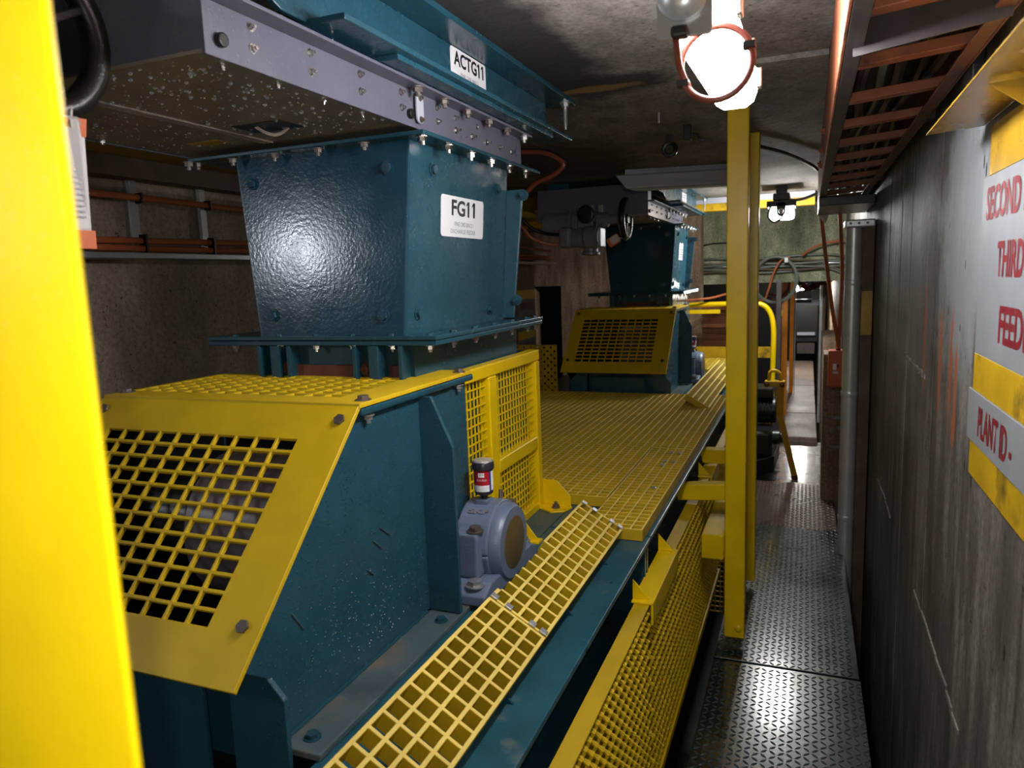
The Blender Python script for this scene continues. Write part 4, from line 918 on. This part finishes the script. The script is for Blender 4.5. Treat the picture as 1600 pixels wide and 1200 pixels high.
# ------------------------------------------------------------------ services on the left wall
t = thing('cable_ledge', (-2.16, 3.5, 1.72), 'galvanised ledge carrying orange cables along the left wall', 'cable tray')
MB().box(-2.199, -2.10, 1.05, 6.29, 1.715, 1.735).build('ledge', 'galvanised', t, bevel=.002)
for k, y in enumerate((1.33, 1.89, 2.205, 2.9, 3.9, 4.9, 5.55)):
    MB().prism([(-2.199, y, 1.7355), (-2.185, y, 1.7355), (-2.185, y + .008, 1.7355), (-2.178, y + .008, 1.7355), (-2.178, y + .036, 1.7355), (-2.185, y + .036, 1.7355), (-2.185, y + .044, 1.7355), (-2.199, y + .044, 1.7355)], (0, 0, .49)).build('strut_channel', 'galvanised', t)
for z, nm in ((1.757, 0), (1.782, 1), (1.925, 2)):
    pts = [(-2.148 - .006 * (nm == 1), yy, z + .006 * math.sin(yy * 2.4 + nm) + (.0 if nm < 2 else -.02 * (yy - 1.8))) for yy in [1.05 + .35 * k for k in range(16)]]
    o = MB().tube(curve(pts, 2), .0115, 8).build('orange_cable', 'orange_cable', smooth=True)
    tag(o, ('lower orange cable lying on the ledge of the left wall', 'second orange cable on the ledge, just above the lowest', 'upper orange cable tied across the wall struts')[nm], 'cable', 'orange cables on the left wall')
for y in (1.905, 2.22): 
    MB().box(-2.164, -2.130, y, y + .008, 1.7355, 1.80).build('strap', 'black_rubber', t); MB().box(-2.164, -2.132, y, y + .007, 1.905, 1.94).build('strap', 'black_rubber', t)
t = thing('ceiling_joist', (-2.05, 2.5, 2.1), 'dull yellow steel joist under the ceiling along the left wall', 'beam')
MB().box(-2.11, -1.98, 1.05, 5.9, 2.05, 2.062).build('flange', 'yellow_old', t, bevel=.002)
MB().box(-2.05, -2.04, 1.05, 5.9, 2.0625, 2.2295).build('web', 'yellow_old', t)
MB().box(-1.995, -1.98, 1.05, 5.9, 2.0625, 2.10).build('lip', 'yellow_guard', t)
MB().box(-2.199, -2.12, 1.05, 5.9, 1.985, 2.10).build('timber_packer', 'wood_brown', t)

# cables looping from the ceiling down to the second actuator
def cab(pts, r, m_, label, n=6):
    o = MB().tube(curve(pts, n), r, 8).build('cable', m_, smooth=True); return tag(o, label, 'cable', 'loose cables')
f = .767
cp = [(x * f, 3.3, 1.6 + (z - 1.6) * f) for x, z in ((-1.75, 2.36), (-1.654, 2.367), (-1.496, 2.348), (-1.408, 2.306), (-1.377, 2.262), (-1.451, 2.208), (-1.564, 2.169), (-1.66, 2.08))]
cab(cp, .011, 'red_cable', 'orange cable bowing out behind the near chute under the ceiling')
cab([(x, y + .02, z + .014) for x, y, z in cp], .006, 'black_rubber', 'thin black cable strapped along the bowed orange cable')
cab([(-2.0, 4.5, 2.12), (-1.83, 4.5, 2.06), (-1.729, 4.52, 1.972), (-1.677, 4.55, 1.92), (-1.604, 4.6, 1.887), (-1.545, 4.68, 1.88)], .012, 'black_rubber', 'black cable entering the terminal cover of the second actuator')
cab([(-2.0, 4.6, 2.05), (-1.83, 4.6, 1.99), (-1.769, 4.6, 1.939), (-1.708, 4.62, 1.864), (-1.61, 4.66, 1.822), (-1.535, 4.70, 1.815)], .012, 'orange_cable', 'orange cable entering the terminal cover of the second actuator')
o = MB().box(-2.18, -1.95, 5.6, 5.72, 2.0, 2.14).build('junction_box', 'yellow', bevel=.006); tag(o, 'yellow box behind the second actuator motor', 'box')
MB().box(-1.99, -1.965, 5.594, 5.60, 2.04, 2.10).build('nameplate', 'label_white', o)
t = thing('perforated_guard', (-1.8, 4.9, .8), 'perforated yellow guard plate left of the second hood', 'guard')
xs = [0]; 
for k in range(20): xs += [xs[-1] + .012, xs[-1] + .026]
xs.append(xs[-1] + .012); ys = [0]
for k in range(15): ys += [ys[-1] + .012, ys[-1] + .026]
ys.append(ys[-1] + .012)
MB().holed(xs, ys, lambda i, j: not (i % 2 == 1 and j % 2 == 1 and (i // 2 + j // 2) % 2 == 0), .004, (Vector((-2.19, 4.92, .72)), Vector((1, 0, 0)), Vector((0, 0, 1)), Vector((0, -1, 0)))).build('sheet', 'yellow_old', t)

# fittings on the ceiling
t = thing('ceiling_anchor', (-.6, 3.6, 2.2), 'dark ring anchor hanging from the ceiling', 'anchor')
MB().tube([(-.604 + .028 * math.cos(a), 3.5, 2.165 + .028 * math.sin(a)) for a in [2 * PI * k / 16 for k in range(16)]], .011, 8, True).build('ring', 'machine_black', t, smooth=True)
MB().box(-.62, -.588, 3.49, 3.51, 2.195, 2.2295).build('stem', 'machine_black', t)
t = thing('ceiling_clip', (-.5, 3.3, 2.2), 'dark bent clip hanging from the ceiling beside the ring anchor', 'clip')
MB().box(-.512, -.478, 3.3, 3.33, 2.165, 2.2295).build('block', 'machine_black', t, bevel=.004)
MB().tube(curve([(-.478, 3.31, 2.19), (-.455, 3.31, 2.185), (-.445, 3.31, 2.165), (-.425, 3.31, 2.158)], 4), .006, 6).build('hook', 'machine_black', t)
o = MB().cyl((-.56, 3.0, 2.19), (-.56, 3.0, 2.2295), .005, 8).build('ceiling_stud', 'galvanised'); tag(o, 'small bright stud sticking out of the ceiling', 'stud')
o = MB().tube(curve([(-.24, 3.9, 2.205), (-.12, 4.2, 2.20), (.0, 4.65, 2.19), (.045, 4.8, 2.17)], 5), .009, 8).build('ceiling_conduit', 'tray_grime', smooth=True); tag(o, 'thin dark conduit running over the ceiling to the cable ladder', 'conduit')

# ------------------------------------------------------------------ duct, isolator and cables by the right wall
t = thing('cable_duct', (.25, 4.3, 0), 'upright grey cable duct with a capped top against the right wall', 'duct')
MB().prism([(.2215 + .0405 * math.cos(a_), 4.31 + .0405 * math.sin(a_), -.8) for a_ in [2 * PI * q_ / 28 for q_ in range(28)]], (0, 0, 2.60)).build('trunk', 'duct_grey', t, smooth=True)
for z_ in (.2, .9, 1.5): MB().lathe([(.0415, 0), (.0435, .004), (.0435, .026), (.0415, .03)], (.2215, 4.31, z_), (0, 0, 1), 28).build('coupling', 'duct_grey', t, smooth=True)
MB().box(.2625, .316, 4.26, 4.46, -.8, 1.80).build('backing_board', 'wood_brown', t)
MB().box(.263, .315, 4.257, 4.2598, 1.24, 1.47).build('paint_patch', 'yellow_old', t)
cp_ = MB().box(.174, .318, 4.245, 4.47, 1.801, 1.842).build('cap', 'duct_grey', t, bevel=.008, seg=3)
for x in (.2, .24, .28): bolt(cp_, (x, 4.245, 1.822), (0, -1, 0), .005, 'bolt_steel', 'bolt')
t = thing('isolator_box', (.18, 5.25, .93), 'orange isolator box on a stub wall beside the duct', 'electrical box')
bx = MB().box(.136, .228, 5.2, 5.32, .812, 1.056).build('case', 'orange_box', t, bevel=.008, seg=3)
MB().box(.163, .185, 5.197, 5.2, .93, .97).build('rating_plate', 'label_white', t); MB().box(.19, .2, 5.19, 5.2, .945, .965).build('switch', 'machine_black', t); MB().box(.163, .195, 5.197, 5.2, .905, .92).build('rating_plate', 'galvanised', t)
MB().cyl((.195, 5.25, 1.056), (.195, 5.25, 1.085), .016, 12).build('gland', 'black_rubber', t)
for nm, pts in enumerate((((.06, 5.02, 1.985), (.074, 5.15, 1.897), (.102, 5.15, 1.673), (.147, 5.15, 1.345), (.188, 5.2, 1.12), (.19, 5.245, 1.07)), ((.17, 5.02, 2.0), (.180, 5.15, 1.918), (.201, 5.15, 1.588), (.198, 5.15, 1.344), (.196, 5.2, 1.12), (.2, 5.25, 1.07)))):
    o = MB().tube(curve(pts, 6), .0125, 8).build('drop_cable', 'orange_cable', smooth=True); tag(o, ('left one of two orange cables dropping to the isolator box', 'right one of two orange cables dropping to the isolator box')[nm], 'cable', 'cables to the isolator')
o = thing('cable_knot', (.06, 5.04, 1.95), 'pale cable ties and tape bunched at the end of the cable ladder', 'cable ties')
for k in range(5): MB().tube(curve([(.035 + .01 * k, 5.03, 1.99 - .01 * k), (.05 + .01 * k, 5.06, 1.93 - .012 * k), (.075 + .008 * k, 5.05, 1.97 - .01 * k)], 5), .006, 6).build('tie', 'cable_tie', o, smooth=True)
st = MB().box(.11, .33, 5.33, 5.6, -.3, 1.02).build('wall_stub', 'brown_concrete', bevel=.01); st['kind'] = 'structure'
for k, (x, z, rx, rz) in enumerate(((.2, .585, .032, .013), (.165, .50, .01, .016), (.212, .515, .012, .010), (.195, .38, .034, .012))):
    MB().prism([(x + rx * math.cos(a) * (1 + .2 * math.sin(3 * a)), 5.328, z + rz * math.sin(a) * (1 + .2 * math.cos(2 * a))) for a in [2 * PI * q / 14 for q in range(14)]], (0, .003, 0)).build('foam_patch', 'sign_white', st)

# ------------------------------------------------------------------ far end of the gallery
t = thing('handrail', (-.7, 7.0, .75), 'yellow pipe handrail across the far grating, bent down at the right', 'handrail')
MB().tube([(-1.086, 7.0, .76)] + curve([(-1.086, 7.0, 1.2), (-1.06, 7.0, 1.28), (-.98, 7.0, 1.297), (-.8, 7.0, 1.299), (-.5, 7.0, 1.299), (-.38, 7.0, 1.285), (-.315, 7.0, 1.217), (-.285, 7.0, 1.10), (-.280, 7.0, .9), (-.29, 7.0, .35)], 5), .024, 12).build('rail', 'yellow', t, smooth=True)
MB().box(-1.1, -.75, 6.98, 7.02, 1.215, 1.25).build('flat_bar', 'yellow', t)
MB().box(-1.5, -.3, 7.02, 7.04, .80, .90).build('toe_board', 'yellow_old', t)
t = thing('mesh_cage', (-.9, 7.5, .9), 'brown rusty mesh cage behind the handrail', 'cage')
for a in ((-1.10, -1.06, 7.48, 7.52, .80, 1.26), (-.56, -.52, 7.48, 7.52, .80, 1.26), (-1.06, -.56, 7.48, 7.52, 1.22, 1.26), (-1.06, -.56, 7.48, 7.52, 1.05, 1.085), (-1.06, -.56, 7.48, 7.52, .80, .92)): MB().box(*a).build('frame_bar', 'brown_mesh', t)
b = MB()
for k in range(1, 25): b.bar((-1.06 + k * .02, 7.5, .92), (-1.06 + k * .02, 7.5, 1.22), .004, .004, (1, 0, 0))
for k in range(1, 15): b.bar((-1.06, 7.497, .92 + k * .02), (-.56, 7.497, .92 + k * .02), .004, .004)
b.build('mesh', 'brown_mesh', t, kind='stuff')
MB().box(-1.06, -.56, 7.6, 7.62, .80, 1.24).build('back_sheet', 'rust', t)
t = thing('machine_skid', (-.3, 6.3, 0), 'black drive motor and gearbox on a skid beyond the yellow posts', 'machine')
MB().cyl((-.42, 6.3, .45), (-.22, 6.3, .45), .11, 20).build('motor', 'machine_black', t, smooth=True, bevel=.01)
for k in range(6): MB().lathe([(.108, 0), (.118, .003), (.118, .007), (.108, .01)], (-.40 + k * .028, 6.3, .45), (1, 0, 0), 20).build('fin', 'machine_black', t)
MB().box(-.40, -.245, 6.2, 6.5, .56, .64).build('terminal_box', 'machine_black', t, bevel=.01)
MB().box(-.42, -.24, 5.95, 6.5, .12, .33).build('gearbox', 'machine_black', t, bevel=.03, seg=3)
MB().prism([(-.44, 5.8, .10), (-.22, 5.95, .14), (-.20, 6.5, .14), (-.44, 6.5, .10)], (0, 0, -.13)).build('skid', 'machine_black', t, bevel=.004)
MB().lathe([(.06, 0), (.06, .05), (.045, .06), (.045, .1)], (-.24, 6.15, .25), (1, 0, 0), 18).build('coupling', 'machine_black', t, smooth=True)
t = thing('pipe_stand', (-.15, 6.0, 0), 'chipped yellow stand leg leaning on the wet floor', 'stand')
MB().bar((-.185, 6.0, .69), (-.185, 6.0, .46), .055, .04, (0, 1, 0)).build('leg', 'yellow_old', t, bevel=.004)
MB().bar((-.185, 6.0, .47), (-.07, 6.0, -.02), .045, .035, (0, 1, 0)).build('leg', 'yellow_old', t, bevel=.004)
MB().bar((-.07, 6.0, -.018), (-.065, 6.0, -.049), .05, .05, (0, 1, 0)).build('foot', 'rust', t)
MB().box(-.30, -.15, 5.96, 6.04, .69, .735).build('head_plate', 'yellow_old', t, bevel=.004)
MB().tube(curve([(-.27, 6.0, .735), (-.262, 6.0, .80), (-.225, 6.0, .815), (-.19, 6.0, .79), (-.18, 6.0, .735)], 5), .014, 8).build('clamp', 'yellow_old', t)
for x in (-.285, -.17): bolt(t, (x, 5.96, .71), (0, -1, 0), .014, 'rust', 'nut')
o = MB().box(-.27, -.225, 7.2, 7.25, -.05, 1.5).build('steel_column', 'tray_grime', bevel=.003); tag(o, 'dark steel column beside the nearer orange post', 'column')
t = thing('orange_post', (-.22, 8.4, 0), 'nearer of two orange posts beside the far walkway', 'post', 'orange posts')
MB().box(-.255, -.195, 8.4, 8.46, .0, 1.47).build('post', 'orange_paint', t, bevel=.004); MB().box(-.275, -.245, 8.385, 8.3995, 1.10, 1.16).build('latch', 'yellow', t)
o = MB().box(-.205, -.155, 10, 10.05, .0, 1.5).build('orange_post', 'orange_paint', bevel=.004); tag(o, 'farther orange post beside the distant lamp', 'post', 'orange posts')
o = MB().box(-.145, -.135, 9.95, 9.96, 0, 1.44).build('flat_strip', 'fluoro_white'); tag(o, 'pale upright strip right of the farther orange post', 'strip')
t = thing('rack', (.0, 10.5, 0), 'dark rack with a crossbar closing the far end of the walkway', 'rack')
MB().box(-.2, .17, 10.5, 10.6, 1.15, 1.19).build('crossbar', 'machine_black', t); MB().box(-.2, -.16, 10.5, 10.6, 0, 1.149).build('upright', 'machine_black', t); MB().box(.13, .17, 10.5, 10.6, 0, 1.149).build('upright', 'machine_black', t)
MB().box(-.159, .129, 13.7, 13.75, .12, .3).build('kick_plate', 'tray_grime', t); MB().box(-.159, .129, 13.7, 13.75, .44, .49).build('rail', 'fluoro_white', t)
MB().box(-.2, .17, 13.8, 14.1, .32, 1.0).build('bin', 'machine_black', t)
t = thing('pipe_rack', (.12, 8.4, 0), 'pale pipes and a box standing right of the far walkway', 'pipes')
for x, r in ((.135, .018), (.165, .014)): MB().cyl((x, 8.35, -.05), (x, 8.35, 1.42), r, 12).build('pipe', 'duct_grey' if r > .015 else 'wood_brown', t, smooth=True)
MB().box(.04, .115, 8.5, 8.6, 1.2, 1.36).build('box', 'fluoro_white', t, bevel=.004); MB().box(.14, .30, 7.4, 8.3, -.3, .95).build('ledge', 'brown_concrete', t)
t = thing('hanging_bracket', (.0, 9, 1.4), 'jumble of rusty brackets under the lintel with a red cap', 'bracket')
for k in range(5): MB().bar((-.04 + .05 * k, 9.0, 1.34 + .015 * k), (.05 + .05 * k, 9.05, 1.42 + .01 * k), .02, .03).build('strut', 'rust', t)
MB().cyl((.05, 9.02, 1.40), (.05, 9.02, 2.419), .012, 8).build('hanger', 'machine_black', t)
MB().lathe([(.035, 0), (.035, .02), (.02, .03)], (-.04, 8.95, 1.40), (0, -1, 0), 14).build('red_cap', 'print_red', t, smooth=True)
# cables under the lintel and a coil hung on them
for k in range(7):
    z = 1.70 - .02 * k; pts = [(-1.2 + .2 * i, 7.76 - .012 * (k % 3), z + .01 * math.sin(i * 1.3 + k * 2) + (.02 if k == 0 else 0)) for i in range(8)] + [(.325, 7.7, z - (.05 if k > 4 else 0))]
    o = MB().tube(curve(pts, 3), .009 if k % 2 else .012, 7).build('service_cable', ('green_cable', 'wood_brown', 'green_cable', 'duct_grey')[k % 4], smooth=True); tag(o, ('topmost', 'second', 'third', 'fourth', 'fifth', 'sixth', 'lowest')[k] + (' pale brown' if k % 4 == 1 else ' light grey' if k % 4 == 3 else ' grey-green') + ' cable strung across the lintel wall, counted from the top', 'cable', 'cables across the lintel wall')
t = thing('cable_coil', (-.29, 7.65, 1.5), 'grey-green coil of cable hanging from the cables on the lintel wall', 'cable')
for k in range(4): MB().tube([(-.30 + (.19 + .006 * k) * math.cos(a), 7.64 - .012 * (k % 2), 1.50 + (.215 + .004 * k) * math.sin(a)) for a in [2 * PI * q / 36 for q in range(36)]], .009, 7, True).build('turn', 'green_cable', t, smooth=True)
MB().box(-.215, -.185, 7.60, 7.66, 1.665, 1.71).build('tape', 'label_white', t)
cab([(-.17, 7.66, 1.71), (-.25, 7.63, 1.68), (-.32, 7.62, 1.55), (-.36, 7.62, 1.40), (-.42, 7.62, 1.30), (-.6, 7.3, 1.40), (-.83, 6.95, 1.36), (-1.05, 6.9, 1.345)], .010, 'orange_cable', 'dull orange cable sagging from the coil to the second chute')
cab([(-.06, 7.7, 1.72), (.05, 7.66, 1.80), (.2, 7.65, 1.84), (.31, 7.65, 1.84)], .011, 'orange_cable', 'short orange cable arching at the right end of the lintel')
for k in range(3):
    o = MB().tube(curve([(-.42, 8.3 + .1 * k, 1.28 + .03 * k), (-.3, 8.3 + .1 * k, 1.24 + .04 * k), (-.2, 8.25 + .1 * k, 1.36 + .03 * k), (-.17, 8.14 + .02 * k, 1.56)], 5), .010, 7).build('loop_cable', 'red_cable', smooth=True); tag(o, ('lowest', 'middle', 'highest')[k] + ' of three reddish cables looping in the dark under the lintel', 'cable', 'cables under the lintel')
t = thing('grid_screen', (-.44, 3.95, -.2), 'yellow grid screen low down between the side panel and the walkway', 'guard')
grate_mesh(.115, .30, .0285, .0295, .01, (Vector((-.472, 3.93, -.27)), Vector((1, 0, 0)), Vector((0, 0, 1)), Vector((0, -1, 0))), None, .006).build('grid', 'yellow_frp', t)
o = MB().box(-.40, -.36, 3.94, 4.0, -.25, .12).build('stub_post', 'yellow_old', bevel=.003); tag(o, 'short yellow stub post behind the foot of the posts', 'post')

# ------------------------------------------------------------------ post in the foreground
t = thing('foreground_post', (-.38, .23, 0), 'blurred bright yellow post filling the left edge of the picture', 'post')
MB().box(-.47, -.2944, .225, .2295, 0, 2.2295).build('front_leg', 'yellow', t, bevel=.003)
MB().box(-.470, -.465, .2298, .285, 0, 2.2295).build('side_leg', 'yellow', t)
